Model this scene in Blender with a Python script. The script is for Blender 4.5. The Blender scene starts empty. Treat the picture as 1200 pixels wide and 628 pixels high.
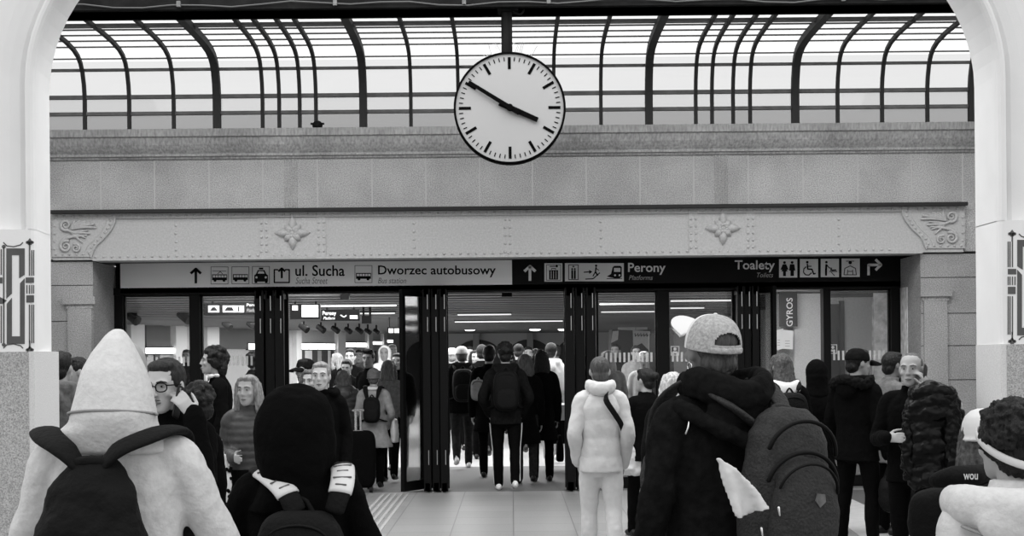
import bpy, bmesh, math, random
from mathutils import Vector, Matrix, Euler
from mathutils.geometry import tessellate_polygon

# ------------------------------------------------------------------ camera, sky, exposure
SC = bpy.context.scene
COL = SC.collection
F, HY, H, TH = 1680.0, 418.0, 1.68, math.radians(0.52)      # focal length (px of a 1200 px frame), horizon row, eye height, roll
cd = bpy.data.cameras.new('camera'); cam = bpy.data.objects.new('camera', cd); COL.objects.link(cam)
cd.sensor_width = 36.0; cd.lens = 36.0 * F / 1200; cd.shift_y = (HY - 314) / 1200
cam.matrix_world = Matrix.Translation((0, 0, H)) @ Matrix.Rotation(math.pi / 2, 4, 'X') @ Matrix.Rotation(-TH, 4, 'Z')
cd.clip_end = 300
SC.camera = cam
W = bpy.data.worlds.new('sky'); SC.world = W; W.use_nodes = True
bg = W.node_tree.nodes['Background']; bg.inputs[0].default_value = (1, 1, 1, 1); bg.inputs[1].default_value = 1.0
_n = W.node_tree.nodes; _l = W.node_tree.links
_tc = _n.new('ShaderNodeTexCoord'); _sp = _n.new('ShaderNodeSeparateXYZ'); _l.new(_tc.outputs['Generated'], _sp.inputs[0])
_a = _n.new('ShaderNodeMath'); _a.operation = 'MULTIPLY'; _a.inputs[1].default_value = 1.3; _l.new(_sp.outputs['Z'], _a.inputs[0])
_m = _n.new('ShaderNodeMath'); _m.operation = 'SMOOTH_MAX'; _m.inputs[2].default_value = .3; _l.new(_sp.outputs['Y'], _m.inputs[0]); _l.new(_a.outputs[0], _m.inputs[1])
_r = _n.new('ShaderNodeMapRange'); _r.inputs['From Min'].default_value = 0; _r.inputs['From Max'].default_value = .9; _r.inputs['To Min'].default_value = .30; _r.inputs['To Max'].default_value = 1.0
_l.new(_m.outputs[0], _r.inputs['Value']); _l.new(_r.outputs[0], bg.inputs[1])
SC.view_settings.view_transform = 'Standard'; SC.view_settings.look = 'None'
SC.view_settings.gamma = 1; SC.view_settings.use_curve_mapping = False
SC.view_settings.exposure = 0.75
PI = math.pi
def area_light(name, loc, size, power, rot):
    l = bpy.data.lights.new(name, 'AREA'); l.shape = 'RECTANGLE'; l.size, l.size_y = size; l.energy = power
    o = bpy.data.objects.new(name, l); COL.objects.link(o); o.location = loc; o.rotation_euler = rot; return o
# unseen area lamp added over the hall to brighten the back wall
area_light('hall_fill', (0, 12.3, 6.9), (12, 4.5), 380, (math.radians(28), 0, 0))
# fill lamps added under the passage ceiling to lift its dark interior
for yy, xx in ((23.5, -1.5), (33, -2), (45, -3)):
    area_light('passage_fill', (xx, yy, 2.6), (7, 4), 330, (0, 0, 0))
area_light('passage_fill', (-6.5, 38, 2.6), (3, 8), 260, (0, 0, 0))
area_light('passage_fill', (3.6, 20.3, 2.6), (2, 1), 45, (math.radians(25), 0, 0))
area_light('passage_fill', (-3.5, 20.6, 2.6), (2.5, 1.5), 45, (math.radians(25), 0, 0))

def at(px, py, Y):
    """the point at depth Y that the photograph shows at pixel (px, py)"""
    dx, du = px - 600, HY - py
    c, s = math.cos(TH), math.sin(TH)
    return Vector(((dx * c + du * s) * Y / F, Y, H + (-dx * s + du * c) * Y / F))
def zy(py, Y): return H + (HY - py) * Y / F

# ------------------------------------------------------------------ materials
MATS = {}
def M(name, v=0.5, rough=0.85, var=0.0, vscale=8.0, bump=0.0, bscale=60.0, metal=0.0, spec=0.3, emit=0.0, stain=0.0, sheen=0.0, stretch=None):
    if name in MATS: return MATS[name]
    m = bpy.data.materials.new(name); m.use_nodes = True; MATS[name] = m
    nt = m.node_tree; N = nt.nodes; L = nt.links; b = N['Principled BSDF']
    b.inputs['Base Color'].default_value = (v, v, v, 1); b.inputs['Roughness'].default_value = rough
    b.inputs['Metallic'].default_value = metal; b.inputs['Specular IOR Level'].default_value = spec
    if sheen: b.inputs['Sheen Weight'].default_value = sheen
    tc = N.new('ShaderNodeTexCoord'); src = tc.outputs['Object']
    if stretch:
        mp = N.new('ShaderNodeMapping'); mp.inputs['Scale'].default_value = stretch; L.new(src, mp.inputs[0]); src = mp.outputs[0]
    if var or stain:
        n = N.new('ShaderNodeTexNoise'); n.inputs['Scale'].default_value = vscale; n.inputs['Detail'].default_value = 3; L.new(src, n.inputs['Vector'])
        r = N.new('ShaderNodeMapRange'); r.inputs['From Min'].default_value = .3; r.inputs['From Max'].default_value = .7
        r.inputs['To Min'].default_value = v * (1 - var); r.inputs['To Max'].default_value = v * (1 + var)
        L.new(n.outputs['Fac'], r.inputs['Value']); out = r.outputs[0]
        if stain:
            n2 = N.new('ShaderNodeTexNoise'); n2.inputs['Scale'].default_value = 1.6; n2.inputs['Detail'].default_value = 6; L.new(src, n2.inputs['Vector'])
            r2 = N.new('ShaderNodeMapRange'); r2.inputs['From Min'].default_value = .35; r2.inputs['From Max'].default_value = .65
            r2.inputs['To Min'].default_value = 1 - stain; r2.inputs['To Max'].default_value = 1; L.new(n2.outputs['Fac'], r2.inputs['Value'])
            mm = N.new('ShaderNodeMath'); mm.operation = 'MULTIPLY'; L.new(out, mm.inputs[0]); L.new(r2.outputs[0], mm.inputs[1]); out = mm.outputs[0]
        L.new(out, b.inputs['Base Color'])
    if bump:
        n = N.new('ShaderNodeTexNoise'); n.inputs['Scale'].default_value = bscale; n.inputs['Detail'].default_value = 4; L.new(src, n.inputs['Vector'])
        bp = N.new('ShaderNodeBump'); bp.inputs['Strength'].default_value = bump; bp.inputs['Distance'].default_value = .02
        L.new(n.outputs['Fac'], bp.inputs['Height']); L.new(bp.outputs[0], b.inputs['Normal'])
    if emit:
        b.inputs['Emission Color'].default_value = (1, 1, 1, 1); b.inputs['Emission Strength'].default_value = emit
    return m
def glass_mat(name, tint=0.9, frost=0.0, refl=1.0, milk=0.9):
    m = bpy.data.materials.new(name); m.use_nodes = True; MATS[name] = m
    nt = m.node_tree; N = nt.nodes; L = nt.links; N.remove(N['Principled BSDF']); out = N['Material Output']
    tr = N.new('ShaderNodeBsdfTransparent'); tr.inputs[0].default_value = (tint, tint, tint, 1); cur = tr.outputs[0]
    if frost:
        tl = N.new('ShaderNodeBsdfTranslucent'); tl.inputs[0].default_value = (milk, milk, milk, 1)
        mx = N.new('ShaderNodeMixShader'); mx.inputs[0].default_value = frost; L.new(cur, mx.inputs[1]); L.new(tl.outputs[0], mx.inputs[2]); cur = mx.outputs[0]
    fr = N.new('ShaderNodeFresnel'); fr.inputs[0].default_value = 1.5
    ml = N.new('ShaderNodeMath'); ml.operation = 'MULTIPLY'; ml.inputs[1].default_value = refl; L.new(fr.outputs[0], ml.inputs[0])
    gl = N.new('ShaderNodeBsdfGlossy'); gl.inputs['Roughness'].default_value = .03
    mx = N.new('ShaderNodeMixShader'); L.new(ml.outputs[0], mx.inputs[0]); L.new(cur, mx.inputs[1]); L.new(gl.outputs[0], mx.inputs[2])
    L.new(mx.outputs[0], out.inputs[0]); return m

M('white_plaster', .84, .7, var=.03, vscale=3, bump=.08, bscale=90)
M('granite', .42, .6, var=.45, vscale=110, bump=.1, stain=.1)
M('granite_light', .66, .6, var=.12, vscale=110)
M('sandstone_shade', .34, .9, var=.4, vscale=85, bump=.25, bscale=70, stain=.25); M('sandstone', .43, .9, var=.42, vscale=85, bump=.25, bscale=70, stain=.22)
M('cornice_stone', .40, .9, var=.3, vscale=40, bump=.3, bscale=50, stain=.3, stretch=(1, 1, .25))
M('mortar', .46, .9)
M('girder_paint', .42, .6, var=.12, vscale=50, bump=.08, bscale=60)
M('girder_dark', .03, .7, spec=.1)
M('ornament_paint', .10, .8, var=.1)
M('black_metal', .004, .5, spec=.12)
M('beam_dark', .010, .9, spec=.05, var=.3, vscale=6)
M('rib_metal', .035, .7)
M('rib_grey', .16, .7, var=.2)
M('sign_grey', .85, .5); M('sign_black', .004, .5, spec=.12); M('sign_white', .75, .5); M('sign_text_grey', .16, .6)
M('clock_face', .27, .6); M('clock_black', .002, .8, spec=.03)
M('floor_tile', .4); M('floor_dark', .10, .5, var=.2, vscale=30); M('floor_light', .45, .5, var=.08)
M('mat_floor', .16, .7, var=.25, vscale=70); M('passage_floor', .40, .4, var=.15, vscale=20)
M('passage_ceiling', .32, .4, var=.2, metal=.2); M('ceiling_slat', .14, .4)
M('facade', .40, .7, var=.18, vscale=50); M('facade_light', .6, .7, var=.10, vscale=60); M('facade_dark', .07, .6)
M('lit_sign', .9, emit=3.0); M('strip_glow', .9, emit=.5); M('bulb_glow', .9, emit=3.0)
M('tiles_bright', .7, .25, var=.3, vscale=9, bump=.6, bscale=12)
M('paper', .72, .8)
M('steel', .5, .35, metal=.8); M('chrome', .7, .25, metal=1)
M('skin', .36, .6, var=.05); M('skin_pale', .48, .6, var=.05); M('skin_dark', .2, .6, var=.05)
M('lips', .16, .5); M('eye_white', .3, .3); M('eye_dark', .01, .2)
for n_, v_ in (('hair_black', .006), ('hair_dark', .018), ('hair_brown', .07), ('hair_grey', .10), ('hair_fair', .24), ('hair_blonde', .52)):
    M(n_, v_, .55, var=.45, vscale=60, bump=.7, bscale=90, stretch=(1, 1, .22))
M('cloth_black', .0035, .95, spec=.04, bump=.4, bscale=25); M('cloth_coal', .008, .95, spec=.05, bump=.5, bscale=22, var=.3, vscale=30)
M('cloth_dark', .02, .95, spec=.06, bump=.5, bscale=20, var=.3, vscale=25); M('cloth_mid', .12, .9, bump=.5, bscale=20, var=.25, vscale=25)
M('cloth_grey', .27, .9, bump=.4, bscale=18, var=.15, vscale=20); M('cloth_light', .62, .95, bump=.35, bscale=15, var=.05, vscale=60)
M('cloth_white', .60, .9, bump=.35, bscale=13, var=.04, vscale=25); M('fleece', .60, .95, bump=.22, bscale=60, var=.06, vscale=50)
M('quilt_dark', .045, .5, spec=.4, bump=.3, bscale=18, var=.2); M('quilt_black', .0025, .28, spec=.13, bump=.5, bscale=14)
M('cap_white', .72, .9); M('cap_grey', .40, .95, var=.25, vscale=90, bump=.3, bscale=90)
M('nylon', .006, .75, spec=.12, bump=.3, bscale=60); M('nylon_grey', .022, .7, var=.35, vscale=120, bump=.4, bscale=90)
M('reflective', .62, .4); M('shoe_white', .75, .6); M('shoe_black', .008, .5); M('plastic_bag', .62, .35, bump=.6, bscale=12)
glass_mat('door_glass', .9, refl=.7)
glass_mat('roof_glass_clear', .72, frost=.03, refl=.08, milk=.95); glass_mat('roof_glass', .50, frost=.08, refl=.5, milk=.6); glass_mat('roof_glass_grey', .40, frost=.2, refl=.5, milk=.5); glass_mat('roof_glass_dark', .28, frost=.4, refl=.4, milk=.3)  # upright panes get darker and milkier row by row downwards

# ------------------------------------------------------------------ mesh helpers
def link(name, me, parent=None):
    o = bpy.data.objects.new(name, me); COL.objects.link(o)
    if parent is not None: o.parent = parent
    return o
def tag(o, label=None, cat=None, group=None, kind=None):
    if label: o['label'] = label
    if cat: o['category'] = cat
    if group: o['group'] = group
    if kind: o['kind'] = kind
    return o
def empty(name, loc, label=None, cat=None, group=None, rz=0.0, kind=None):
    o = bpy.data.objects.new(name, None); COL.objects.link(o); o.location = loc; o.rotation_euler = (0, 0, rz); o.empty_display_size = .1
    return tag(o, label, cat, group, kind)
TEX = {}
def cloud_tex(sc):
    k = round(sc, 4)
    if k not in TEX:
        t = bpy.data.textures.new('clouds', 'CLOUDS'); t.noise_scale = sc; t.noise_depth = 2; TEX[k] = t
    return TEX[k]
TMP = bpy.data.objects.new('scratch', bpy.data.meshes.new('scratch'))

def crom(P, n=4):
    P = [Vector(p) for p in P]
    if len(P) < 3: return P
    out = []
    for i in range(len(P) - 1):
        p0 = P[max(i - 1, 0)]; p1 = P[i]; p2 = P[i + 1]; p3 = P[min(i + 2, len(P) - 1)]
        for k in range(n):
            t = k / n
            out.append(.5 * ((2 * p1) + (-p0 + p2) * t + (2 * p0 - 5 * p1 + 4 * p2 - p3) * t * t + (-p0 + 3 * p1 - 3 * p2 + p3) * t ** 3))
    out.append(P[-1]); return out
def lerpl(R, n=4):
    out = []
    for i in range(len(R) - 1):
        for k in range(n):
            t = k / n; a, b = R[i], R[i + 1]
            out.append(tuple(x + (y - x) * t for x, y in zip(a, b)))
    out.append(R[-1]); return out

class MB:
    def __init__(s): s.v = []; s.f = []; s.mi = []; s.cur = 0; s.X = None
    def V(s, p):
        p = Vector(p)
        if s.X is not None: p = s.X @ p
        s.v.append(p); return len(s.v) - 1
    def face(s, idx): s.f.append(idx); s.mi.append(s.cur)
    def poly(s, pts): s.face([s.V(p) for p in pts])
    def box(s, a, b):
        x0, x1 = sorted((a[0], b[0])); y0, y1 = sorted((a[1], b[1])); z0, z1 = sorted((a[2], b[2]))
        i = [s.V(p) for p in ((x0, y0, z0), (x1, y0, z0), (x1, y1, z0), (x0, y1, z0), (x0, y0, z1), (x1, y0, z1), (x1, y1, z1), (x0, y1, z1))]
        for q in ((0, 3, 2, 1), (4, 5, 6, 7), (0, 1, 5, 4), (1, 2, 6, 5), (2, 3, 7, 6), (3, 0, 4, 7)): s.face([i[k] for k in q])
    def rings(s, R, cap=True, closed=True):
        n = len(R[0]); ids = [[s.V(p) for p in r] for r in R]
        for a, b in zip(ids, ids[1:]):
            for k in range(n if closed else n - 1): s.face([a[k], a[(k + 1) % n], b[(k + 1) % n], b[k]])
        if cap: s.face(ids[0][::-1]); s.face(ids[-1])
    def tube(s, P, r, n=10, ref=(0, 1, 0), smooth=0, round_=True):
        """swept tube; radii are scalars or (along ref, across)"""
        R = r if isinstance(r, list) else [r] * len(P)
        R = [x if isinstance(x, tuple) else (x, x) for x in R]
        P = [Vector(p) for p in P]
        if smooth and len(P) > 2: P, R = crom(P, smooth), lerpl(R, smooth)
        ref = Vector(ref); out = []; T = []
        for i in range(len(P)):
            t = (P[min(i + 1, len(P) - 1)] - P[max(i - 1, 0)])
            T.append(t.normalized() if t.length > 1e-9 else Vector((0, 0, 1)))
        u = None
        def ring(c, t, a, b):
            nonlocal u
            base = ref if abs(ref.normalized().dot(t)) < .97 else Vector((.31, .17, .93))
            if u is not None and abs(ref.normalized().dot(t)) >= .97: base = u
            uu = (base - t * base.dot(t)).normalized(); u = uu; w = t.cross(uu)
            return [c + uu * (a * math.cos(2 * PI * k / n)) + w * (b * math.sin(2 * PI * k / n)) for k in range(n)]
        if round_:
            for q in (1.25, .7):
                m = min(R[0]); out.append(ring(P[0] - T[0] * m * math.sin(q), T[0], R[0][0] * math.cos(q), R[0][1] * math.cos(q)))
        for p, t, (a, b) in zip(P, T, R): out.append(ring(p, t, a, b))
        if round_:
            for q in (.7, 1.25):
                m = min(R[-1]); out.append(ring(P[-1] + T[-1] * m * math.sin(q), T[-1], R[-1][0] * math.cos(q), R[-1][1] * math.cos(q)))
        s.rings(out)
    def loft(s, S, n=24, e=2.0):
        """horizontal sections (z, cx, cy, rx, ry)"""
        R = []
        for z, cx, cy, rx, ry in S:
            ring = []
            for k in range(n):
                a = 2 * PI * k / n; c, q = math.cos(a), math.sin(a)
                ring.append((cx + rx * math.copysign(abs(c) ** (2 / e), c), cy + ry * math.copysign(abs(q) ** (2 / e), q), z))
            R.append(ring)
        if R and S[0][0] > S[-1][0]: R = R[::-1]
        s.rings(R)
    def ell(s, c, r, n=16, m=10, e=2.0, rot=None):
        c = Vector(c); R = []; rt = rot.to_3x3() if rot is not None else None
        pw = lambda x: math.copysign(abs(x) ** (2 / e), x)
        for j in range(1, m):
            ph = -PI / 2 + PI * j / m; ring = []
            for k in range(n):
                a = 2 * PI * k / n
                p = Vector((r[0] * pw(math.cos(ph)) * pw(math.cos(a)), r[1] * pw(math.cos(ph)) * pw(math.sin(a)), r[2] * pw(math.sin(ph))))
                ring.append(c + (rt @ p if rt else p))
            R.append(ring)
        s.rings(R)
    def cyl(s, a, b, r, n=24, r2=None):
        a, b = Vector(a), Vector(b); s.tube([a, b], [(r, r), ((r2 if r2 is not None else r),) * 2], n, round_=False)
    def extr(s, prof, x0, x1):
        """profile of (y, z) points extruded along x"""
        s.rings([[(x0, y, z) for y, z in prof], [(x1, y, z) for y, z in prof]])
    def prism(s, pts, d):
        """3-D polygon pushed by vector d, concave allowed"""
        d = Vector(d); pts = [Vector(p) for p in pts]
        a = [s.V(p) for p in pts]; b = [s.V(p + d) for p in pts]; n = len(pts)
        for t in tessellate_polygon([pts]):
            s.face([a[k] for k in t]); s.face([b[k] for k in reversed(t)])
        for k in range(n): s.face([a[k], a[(k + 1) % n], b[(k + 1) % n], b[k]])
    def build(s, name, mat, parent=None, off=None, smooth=False, vox=0, sm=3, disp=0, dscale=.05, mods=None):
        me = bpy.data.meshes.new(name)
        vs = [v - off for v in s.v] if off is not None else s.v
        me.from_pydata([tuple(v) for v in vs], [], s.f)
        mats = mat if isinstance(mat, list) else [mat]
        for m in mats: me.materials.append(MATS[m])
        if len(mats) > 1: me.polygons.foreach_set('material_index', s.mi)
        bm = bmesh.new(); bm.from_mesh(me); bmesh.ops.recalc_face_normals(bm, faces=bm.faces); bm.to_mesh(me); bm.free()
        if vox or mods:
            o = TMP; old = o.data; o.data = me; o.modifiers.clear()
            if o.name not in COL.objects: COL.objects.link(o)
            if vox:
                r = o.modifiers.new('r', 'REMESH'); r.mode = 'VOXEL'; r.voxel_size = vox; r.use_smooth_shade = True
                if sm:
                    q = o.modifiers.new('s', 'SMOOTH'); q.factor = .5; q.iterations = sm
            if disp:
                d = o.modifiers.new('d', 'DISPLACE'); d.texture = cloud_tex(dscale); d.strength = disp; d.mid_level = .5; d.texture_coords = 'LOCAL'
            for md in (mods or []): md(o)
            dg = bpy.context.evaluated_depsgraph_get(); dg.update()
            nm = bpy.data.meshes.new_from_object(o.evaluated_get(dg)); nm.name = name
            COL.objects.unlink(o); o.data = old; bpy.data.meshes.remove(me); me = nm
            if not me.materials:
                for m in mats: me.materials.append(MATS[m])
            smooth = True
        if smooth: me.polygons.foreach_set('use_smooth', [True] * len(me.polygons))
        me.update()
        return link(name, me, parent)

class Flat:
    """flat painted shapes given in photo pixels, laid on the upright plane at depth Y"""
    def __init__(s, Y, t=.004): s.Y = Y; s.t = t; s.mb = MB()
    def poly(s, pts): s.mb.prism([at(x, y, s.Y) for x, y in pts], (0, s.t, 0)); return s
    def rect(s, x0, y0, x1, y1): return s.poly([(x0, y0), (x1, y0), (x1, y1), (x0, y1)])
    def frame(s, x0, y0, x1, y1, w=.8):
        s.rect(x0, y0, x1, y0 + w); s.rect(x0, y1 - w, x1, y1); s.rect(x0, y0 + w, x0 + w, y1 - w); return s.rect(x1 - w, y0 + w, x1, y1 - w)
    def disc(s, x, y, r, r2=None, n=16): return s.poly([(x + r * math.cos(2 * PI * k / n), y + (r2 or r) * math.sin(2 * PI * k / n)) for k in range(n)])
    def line(s, pts, w=1.0):
        for (xa, ya), (xb, yb) in zip(pts, pts[1:]):
            l = math.hypot(xb - xa, yb - ya) or 1; nx, ny = -(yb - ya) / l * w / 2, (xb - xa) / l * w / 2
            s.poly([(xa + nx, ya + ny), (xb + nx, yb + ny), (xb - nx, yb - ny), (xa - nx, ya - ny)])
        for x, y in pts[1:-1]: s.disc(x, y, w / 2, n=8)
        return s
    def build(s, name, mat, parent=None, off=None): return s.mb.build(name, mat, parent, off)

def text_mesh(body, bold=0.0, shear=0.0):
    c = bpy.data.curves.new('t', 'FONT'); c.body = body; c.size = 1; c.offset = bold; c.shear = shear; c.extrude = .0; c.resolution_u = 3
    o = bpy.data.objects.new('t', c); COL.objects.link(o)
    dg = bpy.context.evaluated_depsgraph_get(); dg.update()
    me = bpy.data.meshes.new_from_object(o.evaluated_get(dg)); bpy.data.objects.remove(o)
    return me
def text(body, x0, y0, x1, y1, Y, mat, parent, name='lettering', bold=.015, shear=0.0, up=False, off=None):
    """lettering filling the pixel box on the upright plane at depth Y; up = reading upwards"""
    me = text_mesh(body, bold, shear)
    xs = [v.co.x for v in me.vertices]; ys = [v.co.y for v in me.vertices]
    ax, bx, ay, by = min(xs), max(xs), min(ys), max(ys)
    for v in me.vertices:
        u, w = (v.co.x - ax) / (bx - ax), (v.co.y - ay) / (by - ay)
        p = at(x0 + u * (x1 - x0), y1 + w * (y0 - y1), Y) if not up else at(x1 - (1 - w) * 0 - (w) * (x1 - x0), y1 + u * (y0 - y1), Y)
        if off is not None: p = p - off
        v.co = p
    me.materials.append(MATS[mat]); return link(name, me, parent)
# ------------------------------------------------------------------ the setting: floor, walls, glazing, arch
def struct(name, mb, mat, parent=None, **k):
    o = mb.build(name, mat, parent, **k)
    if parent is None: o['kind'] = 'structure'
    return o
YW, YD = 17.2, 18.2                    # wall face, door plane
XL, XR = -5.02, 4.91                   # jambs of the wide opening
# floors
fm = MATS['floor_tile']; nt = fm.node_tree; N = nt.nodes; L = nt.links
tc = N.new('ShaderNodeTexCoord'); br = N.new('ShaderNodeTexBrick'); br.offset = 0
br.inputs['Color1'].default_value = (.25, .25, .25, 1); br.inputs['Color2'].default_value = (.29, .29, .29, 1); br.inputs['Mortar'].default_value = (.15, .15, .15, 1)
br.inputs['Scale'].default_value = 1; br.inputs['Mortar Size'].default_value = .006; br.inputs['Brick Width'].default_value = .6; br.inputs['Row Height'].default_value = .6
L.new(tc.outputs['Object'], br.inputs['Vector'])
nz = N.new('ShaderNodeTexNoise'); nz.inputs['Scale'].default_value = 90; L.new(tc.outputs['Object'], nz.inputs['Vector'])
mx = N.new('ShaderNodeMix'); mx.data_type = 'RGBA'; mx.blend_type = 'OVERLAY'; mx.inputs[0].default_value = .5
L.new(br.outputs['Color'], mx.inputs[6]); L.new(nz.outputs['Fac'], mx.inputs[7]); L.new(mx.outputs[2], N['Principled BSDF'].inputs['Base Color'])
N['Principled BSDF'].inputs['Roughness'].default_value = .4
mb = MB(); mb.box((-8, 1.5, -.1), (8, 17.9, 0)); struct('floor', mb, 'floor_tile')
mb = MB(); mb.box((-8, 17.9, -.1), (8, 22.0, 0)); struct('floor', mb, 'mat_floor')
mb = MB(); mb.box((-14, 22.0, -.1), (8, 58.5, 0)); struct('floor', mb, 'passage_floor')
def floor_patch(name, pix, mat, h=.004):
    mb = MB(); P = []
    for x, y in pix:
        dx, du = x - 600, HY - y; yy = -dx * math.sin(TH) + du * math.cos(TH); xx = dx * math.cos(TH) + du * math.sin(TH)
        Y = -H * F / yy; P.append(Vector((xx * Y / F, Y, .0)))
    mb.prism(P, (0, 0, h)); return struct(name, mb, mat)
floor_patch('trim_1', [(940, 578), (976, 575), (1140, 650), (1090, 690)], 'floor_light')
floor_patch('trim_2', [(976, 575), (1080, 573), (1190, 620), (1140, 650)], 'floor_dark')
floor_patch('trim_3', [(250, 577), (290, 577), (280, 600), (255, 625), (235, 625)], 'floor_dark')
mb = MB()
for k in range(5):
    x = -1.62 + k * .075; mb.box((x, 11.5, 0), (x + .035, 17.7, .006))
struct('trim_4', mb, 'facade')
# side walls of the hall, behind the piers
for nm, x in (('wall_left', -7.2), ('wall_right', 7.0)):
    mb = MB(); mb.box((x, 9.95, 0), (x + .2, 17.2, 4.6)); struct(nm, mb, 'sandstone')
# back wall above the girder, pillars beside the opening
mb = MB(); z0, z1 = zy(242.2, YW), zy(182, YW)
mb.box((-7.2, YW, z0), (7.2, YW + .5, z1)); wb = struct('wall_back', mb, 'sandstone')
mb = MB(); k = 0
for px in (118, 181, 245, 308, 372, 436, 499, 562, 624, 687, 750, 813, 877, 941, 1005, 1068, 1128):
    x = at(px, 215, YW).x; mb.box((x - .008, YW - .004, z0), (x + .008, YW + .01, z1))
mb.build('joint_lines', 'mortar', wb)
mb = MB()
for px in (341, 845):
    for q in range(4):
        x = at(px, 215, YW).x + (q - 1.5) * .042; mb.tube([(x, YW, z0), (x, YW, z1)], .013, 8)
mb.build('fluting', 'sandstone', wb, smooth=True)
mb = MB()
prof = [(17.0, zy(150.5, YW)), (17.0, zy(159, YW)), (17.04, zy(160, YW)), (17.05, zy(163, YW)), (17.07, zy(168, YW)), (17.11, zy(173, YW)), (17.15, zy(177, YW)), (17.15, zy(178, YW)),
        (17.12, zy(178.5, YW)), (17.12, zy(180.5, YW)), (17.16, zy(181, YW)), (17.16, zy(183, YW)), (17.2, zy(184.5, YW)), (17.7, zy(184.5, YW)), (17.7, zy(150.5, YW))]
mb.extr(prof, -7.2, 7.2); struct('trim_5', mb, 'cornice_stone')
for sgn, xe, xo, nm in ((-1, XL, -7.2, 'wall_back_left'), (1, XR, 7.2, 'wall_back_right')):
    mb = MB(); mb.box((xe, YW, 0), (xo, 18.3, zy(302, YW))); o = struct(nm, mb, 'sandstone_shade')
    if sgn < 0: a, b = at(75, 347, YW).x, at(113, 347, YW).x
    else: a, b = at(1077, 340, YW).x, at(1114, 340, YW).x
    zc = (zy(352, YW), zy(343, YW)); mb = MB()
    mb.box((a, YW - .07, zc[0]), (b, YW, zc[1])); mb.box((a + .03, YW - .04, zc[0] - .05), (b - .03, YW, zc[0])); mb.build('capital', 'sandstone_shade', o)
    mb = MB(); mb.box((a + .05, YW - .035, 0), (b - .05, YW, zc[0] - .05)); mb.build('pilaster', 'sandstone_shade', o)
    mb = MB()
    for py in (300, 330, 372, 410, 450):
        mb.box((xe, YW - .003, zy(py, YW)), (xo, YW, zy(py, YW) + .008))
    mb.build('joint_lines', 'girder_dark', o)
if True:                               # the stone return above the jambs
    mb = MB(); mb.box((at(1130, 270, YW).x, YW - .002, zy(300, YW)), (7.2, YW + .4, z0 + .02)); struct('trim_6', mb, 'sandstone')
    mb = MB(); mb.box((-7.2, YW - .002, zy(300, YW)), (at(62, 270, YW).x, YW + .4, z0 + .02)); struct('trim_7', mb, 'sandstone')

# riveted girder across the opening
YG = 17.16
gx0, gx1 = at(62, 270, YG).x, at(1129, 265, YG).x
gz0, gz1 = zy(300, YG), zy(246, YG)
gd = empty('steel_girder', ((gx0 + gx1) / 2, YG, gz0), 'long grey riveted steel girder spanning the doors under the stone wall', 'girder')
go = Vector(gd.location)
mb = MB(); mb.box((gx0, YG, gz0), (gx1, YG + .3, gz1)); mb.build('web', 'girder_paint', gd, go)
mb = MB(); mb.box((gx0, YG - .12, zy(246.5, YG)), (gx1 + .02, YG + .03, zy(242.5, YG))); mb.build('top_flange', 'girder_dark', gd, go)  # dark colour stands in for the shade of the projecting flange
mb = MB(); mb.box((gx0, YG - .025, zy(252, YG)), (gx1, YG, zy(246.5, YG))); mb.build('angle_strip', 'girder_paint', gd, go)
mb = MB(); mb.box((at(110, 300, YG).x, YG - .05, gz0 - .015), (at(1080, 300, YG).x, YG + .3, gz0 + .004)); mb.build('bottom_flange', 'girder_paint', gd, go)
rv = MB()
def rivet(x, z, y=YG): rv.ell((x, y, z), (.017, .013, .017), 8, 5)
x = at(112, 300, YG).x
while x < at(1050, 295, YG).x:
    rivet(x, gz0 + .035); x += .097
x = gx0 + .05
while x < gx1:
    rivet(x, zy(249, YG), YG - .025); x += .097
for c, ns in ((343, 1), (846, 1)):
    for sgn in (-1, 1):
        xx = at(c + sgn * 33.5, 272, YG).x
        pl = MB(); pl.box((xx - .055, YG - .012, gz0), (xx + .055, YG, zy(252, YG))); pl.build('cover_plate', 'girder_paint', gd, go)
        for k in range(5):
            for q in (-.03, .03): rivet(xx + q, gz0 + .08 + k * .085, YG - .012)
    pl = MB(); pl.box((at(c - 30, 272, YG).x, YG - .006, gz0 + .01), (at(c + 30, 272, YG).x, YG, zy(253, YG))); pl.build('panel', 'girder_paint', gd, go)
for px in (206, 485, 704, 983):
    for k in range(4): rivet(at(px, 270, YG).x, gz0 + .11 + k * .097)
for px in (592, 597.5):
    for k in range(5): rivet(at(px, 270, YG).x, gz0 + .05 + k * .097)
for nm, c in (('left', at(343, 273, YG)), ('right', at(847, 267.5, YG))):
    mb = MB()
    for ring, (n, ln, w, ph) in enumerate(((8, .185, .058, 0), (8, .115, .036, PI / 8))):
        for k in range(n):
            a = 2 * PI * k / n + ph; l = ln * (1.12 if (k % 2 == 0 and ring == 0) else .74)
            if ring == 0 and k in (0, 4): l *= 1.05
            d = Vector((math.cos(a), 0, math.sin(a))); t = Vector((-math.sin(a), 0, math.cos(a))); mid = c + d * l * .55
            mb.rings([[c + d * l * u + t * (w * math.sin(PI * min(u * .9 + .08, 1)) * math.cos(q)) + Vector((0, -.06 * math.sin(PI * u) * math.sin(q) - .004 + .012 * math.cos(2 * q), 0)) for q in (0, PI / 4, PI / 2, 3 * PI / 4, PI)] for u in (.1, .3, .5, .7, .85, 1.0)], cap=False, closed=False)
            mb.tube([c + d * .04 + Vector((0, -.05, 0)), c + d * l * .9 + Vector((0, -.022, 0))], [.010, .005], 6)
    mb.ell(c + Vector((0, -.03, 0)), (.035, .03, .035), 12, 8)
    r = mb.build('rosette', 'girder_paint', gd, go, smooth=True)
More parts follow.
